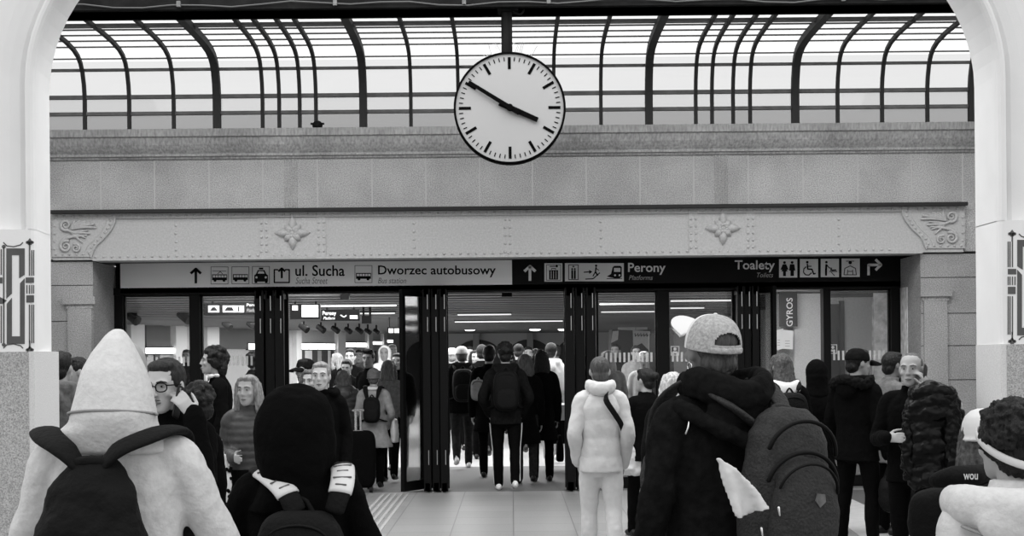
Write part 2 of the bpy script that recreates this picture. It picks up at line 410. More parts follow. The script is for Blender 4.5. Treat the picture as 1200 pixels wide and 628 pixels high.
# corner brackets with scrolls
def bracket(px):                        # px: function mapping design pixels (left bracket) to photo pixels
    mb = MB(); ed = [(135, 252), (134, 262), (128, 272), (120, 281), (112, 289), (107, 301)]
    edge = [at(*px(*p), YG) for p in ed]; back = [at(*px(62, 301), YG), at(*px(62, 252), YG)]
    mb.prism([p + Vector((0, -.02, 0)) for p in edge + back], (0, .02, 0))
    mb.tube([p + Vector((0, -.02, 0)) for p in edge], .014, 8, smooth=3); mb.tube([p + Vector((0, -.02, 0)) for p in [at(*px(x - 9, y), YG) for x, y in ed]], .006, 6, smooth=3)
    b = mb.build('bracket', 'girder_paint', gd, go)
    mb = MB()
    def T(pts, r): mb.tube([at(*px(x, y), YG) + Vector((0, -.035, 0)) for x, y in pts], [x_ * 1.35 for x_ in r], 8, smooth=4)
    def spiral(cx, cy, r0, a0, sg, turns=1.6):
        n = 14; return [(cx + r0 * (1 - .8 * k / n) * math.cos(a0 + sg * 2 * PI * turns * k / n), cy + r0 * (1 - .8 * k / n) * math.sin(a0 + sg * 2 * PI * turns * k / n)) for k in range(n + 1)]
    T(spiral(78, 264, 6.5, 1.2, 1), [.016 - .0007 * k for k in range(15)])
    T(spiral(78, 289, 7, -1.2, -1), [.016 - .0007 * k for k in range(15)]); T(spiral(90, 291, 5, -1.9, 1), [.013 - .0006 * k for k in range(15)])
    T([(73, 283), (80, 279), (90, 277), (102, 276)], [.01, .014, .014, .008]); T([(80, 270), (88, 273), (98, 273), (106, 274)], [.01, .014, .012, .007])
    for (x, y) in ((88, 259), (94, 259.5), (100, 260), (106, 261), (111, 263), (113, 267)): T([(84, 269), ((84 + x) / 2 + 1, (269 + y) / 2 - 1.5), (x, y)], [.006, .014, .01])
    for (x, y) in ((104, 270), (101, 279), (97, 284)): T([(84, 272), ((84 + x) / 2, (272 + y) / 2), (x, y)], [.006, .012, .006])
    mb.build('scroll_relief', 'girder_paint', b, go, smooth=True)
    for p, q in zip(ed, ed[1:]):
        for t in (0, .5):
            w = at(*px(p[0] + (q[0] - p[0]) * t - 4.5, p[1] + (q[1] - p[1]) * t + 1), YG); rivet(w.x, w.z, YG - .02)
    for k in range(6): w = at(*px(66 + k * 8, 298), YG); rivet(w.x, w.z, YG - .02)
    for k in range(5): w = at(*px(64.5, 256 + k * 9), YG); rivet(w.x, w.z, YG - .02)
bracket(lambda x, y: (x, y)); bracket(lambda x, y: (1192 - x, y - 10))
rv.build('rivets', 'girder_paint', gd, go, smooth=True)['kind'] = 'stuff'

# glazed roof edge: window_1
YB = 17.45
PR = [(17.45, 4.36), (17.45, 4.87), (17.42, 5.03), (17.36, 5.18), (17.28, 5.28), (17.17, 5.345), (17.0, 5.39), (16.7, 5.42), (16.3, 5.43), (15.45, 5.43)]
win = MB(); ids = MB()
def strip(mb, i0, i1):
    mb.rings([[(-7.2, y, z) for y, z in PR[i0:i1 + 1]], [(7.2, y, z) for y, z in PR[i0:i1 + 1]]], cap=False, closed=False)
zlow = at(600, 129.5, YB).z
PR = PR[:1] + [(17.45, zlow)] + PR[1:]
strip(win, 2, 5); w1 = struct('window_1', win, 'roof_glass', smooth=True)
mb = MB(); strip(mb, 5, len(PR) - 1); mb.build('roof_panes', 'roof_glass_clear', w1, smooth=True)
mb = MB(); strip(mb, 1, 2); mb.build('middle_panes', 'roof_glass_grey', w1)
mb = MB(); strip(mb, 0, 1); mb.build('lower_panes', 'roof_glass_dark', w1)
mb = MB(); mb.box((-7.2, 18.6, 4.2), (7.2, 19.0, 4.66)); struct('trim_8', mb, 'sandstone')         # parapet outside the glass
for nm, pxs, wd, dp in (('thick_ribs', (48, 255, 426, 760, 931, 1138), .045, .08), ('thin_ribs', (100, 152, 204, 308, 327.5, 351.5, 370.5, 481.6, 537, 593, 649, 704, 815, 834, 858.7, 878.6, 981, 1033, 1086), .021, .045)):
    mb = MB()
    for px in pxs:
        x = at(px, 120, YB).x; hw = wd if nm == 'thick_ribs' else wd
        R = []
        for (y, z), (ny, nz) in zip(PR, [(-1, 0)] * 3 + [(-.97, -.2), (-.9, -.4), (-.72, -.7), (-.5, -.87), (-.25, -.97), (-.1, -1), (0, -1), (0, -1)]):
            R.append([(x - hw, y, z), (x + hw, y, z), (x + hw, y + ny * dp, z + nz * dp), (x - hw, y + ny * dp, z + nz * dp)])
        mb.rings(R)
    mb.build(nm, 'rib_metal', w1)
mb = MB()
for z, h in ((zlow, .02), (at(600, 110, YB).z, .022)): mb.box((-7.2, YB - .04, z - h), (7.2, YB + .02, z + h))
mb.box((-7.2, 17.33, 5.178), (7.2, 17.38, 5.208))
for y, z, h in ((17.24, 5.31, .012), (16.98, 5.395, .012), (16.75, 5.415, .012), (16.5, 5.425, .012), (16.25, 5.43, .014), (16.02, 5.43, .05), (15.75, 5.43, .012)): mb.box((-7.2, y - h, z - (.012 if h < .03 else .03)), (7.2, y + h, z + .003))
mb.build('glazing_bars', 'rib_grey', w1)
mb = MB(); mb.box((-7.2, YB - .05, 4.34), (7.2, YB + .05, 4.385)); mb.build('sill_bar', 'cornice_stone', w1)
# dark roof beam that the glazing runs up to
mb = MB(); mb.box((-7.2, 15.1, 5.35), (7.2, 15.45, 6.6)); mb.box((-7.2, 15.02, 5.35), (7.2, 15.5, 5.39)); bmz = struct('trim_9', mb, 'beam_dark')
mb = MB(); pts = []
for k in range(40):
    x = -6 + k * .31; pts.append((x, 15.0, 5.39 + .02 * math.sin(k * 1.7) + .015 * math.sin(k * .6)))
mb.tube(pts, .008, 6); mb.build('cable', 'facade_dark', bmz)
for px in (210, 393, 544, 643, 988):
    mb = MB(); p = at(px, 17, 15.02); mb.box((p.x - .02, 14.98, 5.37), (p.x + .02, 15.02, 5.43)); mb.build('clip', 'cloth_mid', bmz)

# white arch in front, moulded, with painted ornament and granite foot
YA = 9.5
AL, AR, AT, ZS, RR = -3.16, 3.235, 4.62, 3.52, 1.1
def arch_path():
    P = [(AL, 2.55, -1, 0), (AL, 3.0, -1, 0)]
    for k in range(0, 17):
        a = PI - (PI / 2) * k / 16; P.append((AL + RR + RR * math.cos(a), ZS + RR * math.sin(a), math.cos(a), math.sin(a)))
    for k in range(0, 17):
        a = PI / 2 - (PI / 2) * k / 16; P.append((AR - RR + RR * math.cos(a), ZS + RR * math.sin(a), math.cos(a), math.sin(a)))
    P += [(AR, 3.0, 1, 0), (AR, 2.55, 1, 0)]; return P
def mprof(x): b = .045 if x < 0 else .0; return [(b, 9.98), (b * .4, 9.7), (0, 9.55), (.008, 9.52), (.022, 9.503), (.04, 9.5), (.054, 9.503), (.058, 9.70), (.066, 9.73), (.076, 9.71), (.088, 9.63), (.12, 9.60), (.18, 9.58), (.24, 9.57), (4.5, 9.565)]
mb = MB(); R = []
for x, z, nx, nz in arch_path(): R.append([(x + nx * d, y, z + nz * d) for d, y in mprof(x)])
mb.rings(R, cap=False, closed=False)
for sg, X0 in ((-1, AL), (1, AR)):      # flat face of the pier below the moulding
    pr = mprof(X0); xs = [(X0 + sg * pr[0][0], 9.98), (X0 + sg * pr[1][0], 9.7), (X0, 9.55), (X0 + sg * .008, 9.52), (X0 + sg * .022, 9.503), (X0 + sg * .04, 9.5), (X0 + sg * 4.5, 9.5), (X0 + sg * 4.5, 9.98)]
    zb = at(40, 412, YA).z if sg < 0 else at(1180, 403.5, YA).z
    mb.rings([[(x, y, zb) for x, y in xs], [(x, y, 2.52) for x, y in xs], [(x, y, 2.555) for x, y in xs]])
wf = struct('wall_front', mb, 'white_plaster', smooth=False)
for p in wf.data.polygons: p.use_smooth = False
for sg, X0, nm, zb in ((-1, AL, 'trim_10', at(40, 412, YA).z), (1, AR, 'trim_11', at(1180, 403.5, YA).z)):
    e = .03; mb = MB(); mb.box((X0 + sg * .035, YA - e, 0), (X0 + sg * 4.5, 9.95, zb)); o = struct(nm, mb, 'granite')
    mb = MB(); mb.box((X0 - sg * .005, YA - e + .004, 0), (X0 + sg * .035, 9.98, zb + .002)); mb.build('jamb_stone', 'granite_light', o)  # jamb side coloured paler to stand in for the light it catches
# ornament
def ornament(px):
    fl = Flat(YA, -.003); ln = lambda pts, w=1.4: fl.line([px(*p) for p in pts], w)
    py = lambda pts: fl.poly([px(*p) for p in pts])
    # framed key panel
    py([(7.5, 291), (29, 291), (29, 299), (14, 299), (14, 344), (7.5, 350)]); py([(22.5, 299), (29, 299), (29, 322), (22.5, 326)])
    py([(8, 356), (14, 349), (14, 394), (29, 394), (29, 403), (8, 403)]); py([(23.5, 332), (29, 326), (29, 394), (23.5, 394)])
    py([(30.2, 325), (40, 325), (40, 331.5), (30.2, 331.5)]); py([(31, 346), (40, 346), (40, 354.5), (31, 354.5)])
    for x in (31.6, 34.6, 37.4, 39.6):
        if x > 32: ln([(x, 293), (x, 323)], 1.3); ln([(x, 357), (x, 402)], 1.3)
        ln([(x, 334), (x, 344)], 1.2)
    for y, sg in ((283, 1), (409, -1)):
        py([(35, y - 4), (38, y), (37, y + 4), (33, y + 4), (32, y)]); fl.disc(*px(32, y + 1), 1.8); fl.disc(*px(38, y + 1), 1.8)
        ln([(34.8, y), (34.8, y + sg * 10)], 1.6)
        ln([(4, y + sg * 1), (8, y + sg * 5), (16, y + sg * 6), (24, y + sg * 4), (27, y + sg * 1)], 1.2)
    ln([(4.5, 290), (4.5, 402)], 1.6); ln([(1.5, 292), (1.5, 322)], 1.3); ln([(1.5, 358), (1.5, 402)], 1.3); fl.disc(*px(4.5, 289), 2.2); fl.disc(*px(4.5, 404), 2.2)
    py([(-6, 325), (3, 325), (3, 332), (-6, 332)]); py([(0, 348), (8, 352), (4, 356), (-4, 356)])
    py([(-20, 291), (-1, 291), (-1, 299), (-20, 299)]); py([(-20, 394), (-1, 394), (-1, 403), (-20, 403)])
    fl.build('painted_ornament', 'ornament_paint', wf)
ornament(lambda x, y: (x, y)); ornament(lambda x, y: (1221 - x, y - 10 + (0)))

# ------------------------------------------------------------------ doors
Z2 = 2.53
def X_(px, Y=YD): return at(px, 460, Y).x
def glass_door(n, a, b, stripes=True, z0=.08):
    mb = MB(); fw = .03
    mb.box((X_(a), YD - .03, 0), (X_(a) + fw, YD + .03, Z2)); mb.box((X_(b) - fw, YD - .03, 0), (X_(b), YD + .03, Z2)); mb.box((X_(a), YD - .03, 0), (X_(b), YD + .03, z0 + .06)); mb.box((X_(a), YD - .03, Z2 - .05), (X_(b), YD + .03, Z2))
    d = struct('door_%d' % n, mb, 'black_metal')
    mb = MB(); mb.box((X_(a) + fw, YD - .006, z0 + .06), (X_(b) - fw, YD + .006, Z2 - .05)); mb.build('glass_pane', 'door_glass', d)
    if stripes:
        mb = MB(); x = X_(a) + .06
        while x < X_(b) - .06:
            mb.box((x, YD - .010, 1.60), (x + .027, YD - .007, 1.72)); x += .057
        mb.build('safety_stripes', 'facade_light', d)
    return d
for n, (a, b) in enumerate(((146, 226), (236, 307), (699, 771), (782, 861), (971, 1044))): glass_door(n + 1, a, b)
mb = MB()
for a, b in ((132, 147), (225, 237), (770, 783), (964, 972), (1043, 1058)): mb.box((X_(a), YD - .09, 0), (X_(b), YD + .09, Z2))
mb.box((XL, YD - .12, Z2 - .03), (XR, YD + .12, Z2 + .06)); struct('trim_12', mb, 'black_metal')
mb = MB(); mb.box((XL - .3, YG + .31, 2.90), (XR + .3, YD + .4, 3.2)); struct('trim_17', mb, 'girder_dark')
mb = MB(); mb.box((XL, YD + .0, Z2 + .03), (XR, YD + .3, 3.1)); struct('trim_13', mb, 'black_metal')
# stacks of folded door leaves
def leaf_stack(n, xa, xb, k=3):
    mb = MB(); w = (xb - xa) / k
    for i in range(k):
        x = xa + i * w; y0 = 17.78 + .05 * (i % 2)
        mb.box((x, y0, .02), (x + w * .86, y0 + .04, Z2)); mb.box((x, 18.16, .02), (x + w * .86, 18.2, Z2)); mb.box((x + w * .15, y0, .02), (x + w * .7, 18.2, .12)); mb.box((x + w * .15, y0, Z2 - .1), (x + w * .7, 18.2, Z2))
        mb.box((x + w * .3, y0 + .02, .1), (x + w * .42, 18.18, Z2 - .05))
    d = struct('door_%d' % n, mb, 'black_metal')
    mb = MB()
    for i in range(k):
        x = xa + (i + .55) * w
        for z in (.35, 2.28, 2.0): mb.box((x, 17.765, z), (x + .008, 17.79, z + .18))
    mb.build('edge_strips', 'steel', d)
    return d
leaf_stack(6, X_(306), X_(341), 3); leaf_stack(7, -1.105, -.79, 3); leaf_stack(8, .66, 1.06, 3); leaf_stack(9, 2.80, 3.08, 3)
def angled_leaf(n, hx, hy, fx, fy):
    a = Vector((hx, hy, 0)); b = Vector((fx, fy, 0)); d = (b - a); l = d.length; d.normalize(); nn = Vector((-d.y, d.x, 0))
    def bx(mb, u0, u1, z0, z1, t):
        P = [a + d * u0 + nn * t, a + d * u1 + nn * t, a + d * u1 - nn * t, a + d * u0 - nn * t]
        mb.rings([[p + Vector((0, 0, z0)) for p in P], [p + Vector((0, 0, z1)) for p in P]])
    mb = MB(); bx(mb, 0, .06, .02, Z2, .025); bx(mb, l - .06, l, .02, Z2, .025); bx(mb, .06, l - .06, .02, .14, .025); bx(mb, .06, l - .06, Z2 - .08, Z2, .025)
    o = struct('door_%d' % n, mb, 'black_metal'); mb = MB(); bx(mb, .06, l - .06, .14, Z2 - .08, .006); mb.build('glass_pane', 'door_glass', o)
    return o
angled_leaf(10, -1.12, 18.18, -1.372, 17.76); angled_leaf(11, 3.10, 18.18, 3.26, 17.76)

# ------------------------------------------------------------------ signs over the doors
YS = 18.08
def sign(name, x0, x1, y0, y1, mat, label):
    a, b = at(x0, (y0 + y1) / 2, YS), at(x1, (y0 + y1) / 2, YS); zt, zb = 2.98, zy(0, YS)
    zb = at((x0 + x1) / 2, y1, YS).z + .0
    e = empty(name, (a.x, YS, zb), label, 'sign'); mb = MB()
    # a board that follows the slight tilt of the photograph's frame stays level in the place
    mb.box((a.x, YS, 2.525), (b.x, YS + .1, zt)); mb.build('board', mat, e, Vector(e.location)); return e, Vector(e.location)
s1, o1 = sign('direction_sign', 141, 600, 303, 341, 'sign_grey', 'long pale grey sign board reading ul. Sucha and Dworzec autobusowy')
s2, o2 = sign('direction_sign', 600, 1078, 298, 337, 'sign_black', 'long black sign board reading Perony and Toalety with white pictograms')
YP = YS - .003
text('ul. Sucha', 346, 310.5, 404, 323.5, YP, 'sign_black', s1, off=o1); text('Sucha Street', 346.5, 325, 384, 332.5, YP, 'sign_text_grey', s1, bold=0, shear=.25, off=o1)
text('Dworzec autobusowy', 443, 311, 581, 325, YP, 'sign_black', s1, off=o1); text('Bus station', 443, 325.5, 476, 332, YP, 'sign_text_grey', s1, bold=0, shear=.25, off=o1)
text('Perony', 736, 308, 780, 322, YP, 'sign_white', s2, off=o2); text('Platforms', 737, 322.5, 765, 328, YP, 'facade', s2, bold=0, shear=.25, off=o2)
text('Toalety', 861, 305, 908, 319, YP, 'sign_white', s2, off=o2); text('Toilets', 887, 319.5, 906, 325, YP, 'facade', s2, bold=0, shear=.25, off=o2)
def arrow_up(fl, x, y0, y1, w=6, lw=3): fl.line([(x, y1), (x, y0 + 1.5)], lw); return fl.line([(x - w, y0 + w + .5), (x, y0 + 1), (x + w, y0 + w + .5)], lw)
def icon(parent, off, mat, draw, name='pictogram', Y=YP - .001):
    fl = Flat(Y, -.002); draw(fl); return fl.build(name, mat, parent, off)
icon(s1, o1, 'sign_black', lambda f: arrow_up(f, 229.5, 314, 332), 'arrow')
def bus(x, y):
    def d(f):
        f.frame(x, y, x + 20.5, y + 20.5, .5); f.rect(x + 1.5, y + 9, x + 19, y + 14); f.rect(x + 1.5, y + 14, x + 19, y + 15.8); f.disc(x + 5, y + 16, 1.7); f.disc(x + 15.5, y + 16, 1.7)
    return d
def tram(x, y):
    def d(f):
        bus(x, y)(f); f.line([(x + 8, y + 8.5), (x + 11, y + 5.5), (x + 14, y + 8.5)], .6); f.line([(x + 2, y + 5), (x + 18, y + 5)], .5)
    return d
icon(s1, o1, 'sign_black', tram(247, 312.5)); icon(s1, o1, 'sign_black', bus(271.5, 312.3)); icon(s1, o1, 'sign_black', bus(415.7, 310.9))
for x, y in ((247, 312.5), (271.5, 312.3), (415.7, 310.9)):
    fl = Flat(YP - .004, -.001)
    for q in range(5): fl.rect(x + 2.5 + q * 3.3, y + 10, x + 5.2 + q * 3.3, y + 12.6)
    fl.build('pictogram_windows', 'sign_grey', s1, o1)
def taxi(f):
    f.frame(295.5, 312, 316, 332.5, .5); f.poly([(298, 330), (298, 322.5), (300, 321), (302, 316.5), (310, 316.5), (312, 321), (314, 322.5), (314, 330)]); f.rect(303.5, 313.6, 308.5, 315.7); f.rect(298.5, 330, 301.5, 331.6); f.rect(310.5, 330, 313.5, 331.6)
icon(s1, o1, 'sign_black', taxi)
fl = Flat(YP - .004, -.001); fl.poly([(302, 320.6), (303.2, 317.8), (308.8, 317.8), (310, 320.6)]); fl.disc(300.6, 325, 1.3); fl.disc(311.4, 325, 1.3); fl.build('pictogram_windows', 'sign_grey', s1, o1)
icon(s1, o1, 'sign_black', lambda f: (f.line([(326, 316), (321.5, 316), (321.5, 331), (339, 331), (339, 316), (334, 316)], 1.6), arrow_up(f, 330.2, 313.5, 326, 4, 2.4)))
icon(s2, o2, 'sign_white', lambda f: arrow_up(f, 621, 311, 329, 6.5, 3.2), 'arrow')
icon(s2, o2, 'sign_white', lambda f: f.rect(638, 308.5, 659, 330), 'pictogram_panel'); icon(s2, o2, 'sign_white', lambda f: f.rect(662, 308.3, 731, 329.6), 'pictogram_panel')
YI = YP - .005
def luggage(f):
    f.frame(640, 310, 657.3, 328.6, .6); f.rect(643.5, 316.5, 654, 327.5); f.line([(646.5, 316), (646.5, 314.6), (651, 314.6), (651, 316)], .8); f.disc(652.5, 311.9, 1.4); f.line([(652, 312), (644, 312.2)], 1)
icon(s2, o2, 'sign_black', luggage, Y=YI)
icon(s2, o2, 'sign_white', lambda f: [f.rect(x, 317.5, x + .7, 326.5) for x in (645.5, 648.3, 651.2)], 'pictogram_windows', YI - .003)
def lift_stairs_train(f):
    f.frame(666, 310, 678, 328, .8); f.rect(669.5, 316.5, 671.6, 326.8); f.rect(672.6, 316.5, 674.7, 326.8); f.disc(670.5, 315.2, 1.1); f.disc(673.6, 315.2, 1.1); f.poly([(672, 311), (670.3, 313), (673.7, 313)])
    f.line([(684, 319), (691, 318.5)], 1.3); f.poly([(690.3, 316.2), (694.2, 318.4), (690.5, 321)]); f.line([(686, 327), (695, 326.6), (703, 319.5)], 1.2); f.disc(698.6, 311.3, 1.4); f.line([(698.5, 313), (697.8, 318.5), (700.5, 323)], 1.7); f.line([(697.8, 318.5), (694.8, 323.6)], 1.3); f.line([(698.3, 314.2), (701.8, 316.8)], .9)
    f.poly([(711, 324), (716, 321), (718, 313), (720, 311.5), (727, 311.5), (728.6, 313), (728.6, 324), (726, 326), (720, 326)]); f.line([(711, 326.5), (729, 326.2)], .8)
icon(s2, o2, 'sign_black', lift_stairs_train, Y=YI)
icon(s2, o2, 'sign_white', lambda f: (f.rect(719.5, 314, 727, 318.5), f.disc(720.8, 322.5, 1.1), f.disc(726, 322.5, 1.1)), 'pictogram_windows', YI - .003)
for k in range(4): icon(s2, o2, 'sign_white', lambda f: f.rect(913 + k * 24.4, 303.7 - k * .25, 934.3 + k * 24.4, 325.2 - k * .25), 'pictogram_panel')
def wc(f):
    f.disc(919.3, 307.6, 1.6); f.poly([(917.3, 309.6), (921.3, 309.6), (924, 316), (922, 316), (923, 318), (921, 318), (921, 323.5), (917.6, 323.5), (917.6, 318), (915.6, 318), (916.6, 316), (914.6, 316)])
    f.disc(928.3, 307.5, 1.6); f.poly([(925.8, 309.6), (930.8, 309.6), (932, 317), (930.3, 317), (930.3, 323.4), (926.3, 323.4), (926.3, 317), (924.6, 317)])
    f.disc(946, 307.2, 1.5); f.line([(946, 309), (946.6, 315.3), (951.5, 315.5), (953.5, 321), (955.8, 320.4)], 1.6); f.line([(946.3, 312), (951, 312)], 1.1)
    f.line([(944.8, 312.5), (942, 315), (941.6, 319), (944, 322), (948, 322.3), (951, 319.5)], 1.2)
    f.disc(968.4, 307.2, 1.5); f.line([(968.4, 309.5), (968, 315.5), (968, 323)], 2.3); f.line([(968.8, 310.5), (972, 314), (975, 314.3)], 1.1); f.line([(972, 318), (981, 318)], 1); f.disc(974, 316, 1.1); f.line([(975, 316.6), (980, 316.3)], 1.5); f.line([(974, 319), (978, 323)], .8)
    f.disc(996.3, 307.7, 2); f.line([(991.5, 306), (1001, 306)], .8); f.line([(989, 322), (990, 314.5), (996.4, 311.5), (1002.5, 314.5), (1003.5, 322), (989, 322)], .9); f.line([(993, 322), (993.5, 316)], .8); f.line([(999.5, 322), (999, 316)], .8); f.line([(994, 318), (999, 318)], .8)
icon(s2, o2, 'sign_black', wc, Y=YI)
icon(s2, o2, 'sign_white', lambda f: (f.line([(1017.8, 322.5), (1017.8, 310.5), (1031, 310.3)], 3), f.line([(1026, 304), (1032.5, 310.2), (1026, 316.5)], 3)), 'arrow')
# ------------------------------------------------------------------ the passage behind the doors
ZC = 2.68
mb = MB(); mb.box((-14, 18.5, ZC), (8, 58, ZC + .1)); struct('ceiling', mb, 'passage_ceiling')
mb = MB(); y = 19.2
while y < 57:
    mb.box((-14, y, ZC - .07), (8, y + .28, ZC + .02)); y += .95
struct('trim_14', mb, 'ceiling_slat')
mb = MB(); mb.box((-14, 57, 0), (8, 57.3, ZC)); wfar = struct('wall_far', mb, 'facade_light')
mb = MB()
for c, hw in ((560, 27), (620, 25), (500, 24), (672, 20)):
    a = at(c, 400, 57); R = []
    pts = [(a.x + hw * 57 / F * math.cos(t), 56.98, 1.75 + .62 * math.sin(t)) for t in [PI * k / 12 for k in range(13)]]; pts += [(pts[-1][0], 56.98, 0.01), (pts[0][0], 56.98, 0.01)]
    mb.prism(pts, (0, -.03, 0))
mb.build('arched_opening', 'facade_dark', wfar)
mb = MB()
for px in (558, 621): a = at(px, 390, 56.9); mb.box((a.x - .12, 56.6, 0), (a.x + .12, 57, ZC))
mb.build('pillar', 'facade', wfar)
# left shop front, running away at a slant
P0, P1 = at(135, 410, 37), at(475, 405, 57); A0 = Vector((P0.x, P0.y, 0)); A1 = Vector((P1.x, P1.y, 0)); dv = (A1 - A0).normalized(); nv = Vector((dv.y, -dv.x, 0)); LN = (A1 - A0).length
def slab(mb, u0, u1, z0, z1, t0, t1):
    P = [A0 + dv * u0 + nv * t0, A0 + dv * u1 + nv * t0, A0 + dv * u1 + nv * t1, A0 + dv * u0 + nv * t1]
    mb.rings([[p + Vector((0, 0, z0)) for p in P], [p + Vector((0, 0, z1)) for p in P]])
def upx(px):                              # distance along the shop front where pixel column px meets it
    k = (px - 600) / F; return (k * A0.y - A0.x) / (dv.x - k * dv.y)
mb = MB(); slab(mb, -3, LN, 0, ZC, -.3, 0); wl = struct('wall_passage_left', mb, 'facade')
mb = MB()
for a, b in ((148, 164), (201, 214), (238, 252), (343, 349), (392, 401), (428, 433), (446, 450)): slab(mb, upx(a), upx(b), 0, ZC, 0, .15)
mb.build('pillar', 'facade_light', wl)
mb = MB()
for a, b in ((170, 198), (256, 300)): slab(mb, upx(a), upx(b), zy(405, 40), zy(378, 40), 0, .05)
mb.build('wall_panel', 'facade_dark', wl)
mb = MB()
for a, b in ((352, 356), (366, 371), (377, 383), (386, 390), (410, 414), (420, 425), (436, 440), (166, 172), (180, 186), (294, 298)): slab(mb, upx(a), upx(b), 0, 1.95, 0, .04)
mb.build('doorway', 'facade_dark', wl)
mb = MB()
for a, b in ((347, 351), (357, 364), (384, 386), (415, 419)): slab(mb, upx(a), upx(b), 0, 1.95, .0, .05)
mb.build('door_jamb', 'granite_light', wl)
for k, (a, b, y0, y1) in enumerate(((168, 214, 407, 415), (289, 307, 402, 410), (349, 391, 402, 410), (402, 428, 401, 407.5), (433, 446, 399.5, 404.5), (450, 459, 397.5, 402))):
    u0, u1 = upx(a), upx(b); Yc = (A0 + dv * ((u0 + u1) / 2)).y; zc0, zc1 = at((a + b) / 2, y1 - .8, Yc).z, at((a + b) / 2, y0 + .8, Yc).z
    c = A0 + dv * ((u0 + u1) / 2); e = empty('lightbox', (c.x, c.y, zc0), ['white lit shop fascia seen through the leftmost glass door', 'white lit shop fascia behind the second glass door from the left', 'longest white lit shop fascia in the open left bay', 'second white lit fascia along the open left bay', 'third white lit fascia, small, along the open left bay', 'farthest and smallest white lit fascia of the left bay'][k], 'lit sign', 'lit shop fascias along the passage')
    off = Vector(e.location); mb = MB(); slab(mb, u0 - .05, u1 + .05, zc0 - .03, zc1 + .03, 0.0, .06); mb.build('case', 'black_metal', e, off)
    n = max(1, round((b - a) / 11)); mb = MB()
    for q in range(n): slab(mb, u0 + (u1 - u0) * (q + .04) / n, u0 + (u1 - u0) * (q + .96) / n, zc0, zc1, .06, .075)
    mb.build('panel', 'lit_sign', e, off)
# passage right side
mb = MB(); mb.box((5.3, 22.6, 0), (5.5, 57, ZC)); struct('wall_passage_right', mb, 'facade')
mb = MB(); mb.box((3.98, 22.2, 0), (7.5, 22.5, ZC)); wr = struct('wall_shop', mb, 'facade')
YK = 22.2
def kx(px): return at(px, 430, YK).x
mb = MB(); mb.box((kx(930), YK - .12, 0), (kx(961), YK, ZC)); mb.build('pillar', 'facade_light', wr)
mb = MB(); mb.box((kx(972), YK - .03, 0), (kx(988), YK, 2.45)); mb.box((kx(984), YK - .06, 0), (kx(989), YK, 2.5)); mb.build('shop_door', 'facade_dark', wr)
mb = MB(); mb.box((kx(989), YK - .02, zy(392, YK)), (kx(1022), YK, zy(352, YK))); mb.build('wall_panel', 'facade', wr)
mb = MB(); mb.box((kx(970), YK - .1, zy(352, YK)), (kx(1022), YK, ZC)); mb.build('fascia', 'facade_dark', wr)
mb = MB(); mb.box((kx(1022), YK - .14, 0), (kx(1060), YK, ZC)); mb.build('tiled_pier', 'tiles_bright', wr)
# glittering tiles on the right jamb
mb = MB(); mb.box((XR - .012, 17.75, 0), (XR - .004, 18.05, 2.5)); struct('trim_15', mb, 'tiles_bright')

e = empty('shop_sign', (kx(921), YK - .25, zy(386, YK)), 'dark upright shop sign reading GYROS beside the pale pillar', 'sign'); off = Vector(e.location)
mb = MB(); mb.box((kx(911), YK - .3, zy(386, YK)), (kx(930.5), YK - .2, zy(345, YK))); mb.build('board', 'facade_dark', e, off)
text('GYROS', 921.5, 349, 929, 382.5, YK - .303, 'sign_white', e, up=True, off=off)
for k, (x0, y0, x1, y1, tilt, lb) in enumerate(((908, 386, 918, 410, 1.5, 'white paper notice with a curled corner hung below the GYROS sign, left sheet'), (917, 387, 929.5, 409, -.5, 'white printed notice hung below the GYROS sign, right sheet'))):
    a = at((x0 + x1) / 2, y1, 21.9); o = empty('paper_notice', (a.x, 21.9, a.z), lb, 'notice', 'paper notices'); fl = Flat(21.9 - .02 * k, -.004); fl.poly([(x0, y0 + tilt), (x1, y0 - tilt), (x1 - .5, y1 - tilt), (x0 - 1, y1 + tilt)]); fl.build('sheet', 'paper', o, a)
    fl = Flat(21.9 - .02 * k - .005, -.001)
    for q in range(3): fl.rect(x0 + 3, y0 + 12 + q * 3, x1 - 4, y0 + 12.8 + q * 3)
    fl.build('print', 'facade', o, a)
# sticker on the right door and on the fourth bay
for k, (cx, cy, lb) in enumerate(((976, 409, 'small square sticker with a pictogram on the rightmost glass door'), (791, 411, 'small square sticker with a pictogram on the glass door behind the cap'))):
    a = at(cx, cy + 5.5, YD - .012); o = empty('door_sticker', a, lb, 'sticker'); fl = Flat(YD - .012, -.002); fl.frame(cx - 5, cy - 5.5, cx + 5, cy + 5.5, .9); fl.disc(cx, cy - 2, 1.8); fl.rect(cx - 2.6, cy + .6, cx + 2.6, cy + 3); fl.build('print', 'facade_light', o, a)
mb = MB(); mb.box((X_(786), 21.0, 0), (X_(786) + .36, 21.1, 2.0)); e = mb.build('info_board', 'facade_dark'); tag(e, 'dark upright board behind the glass door left of the grey cap', 'board')

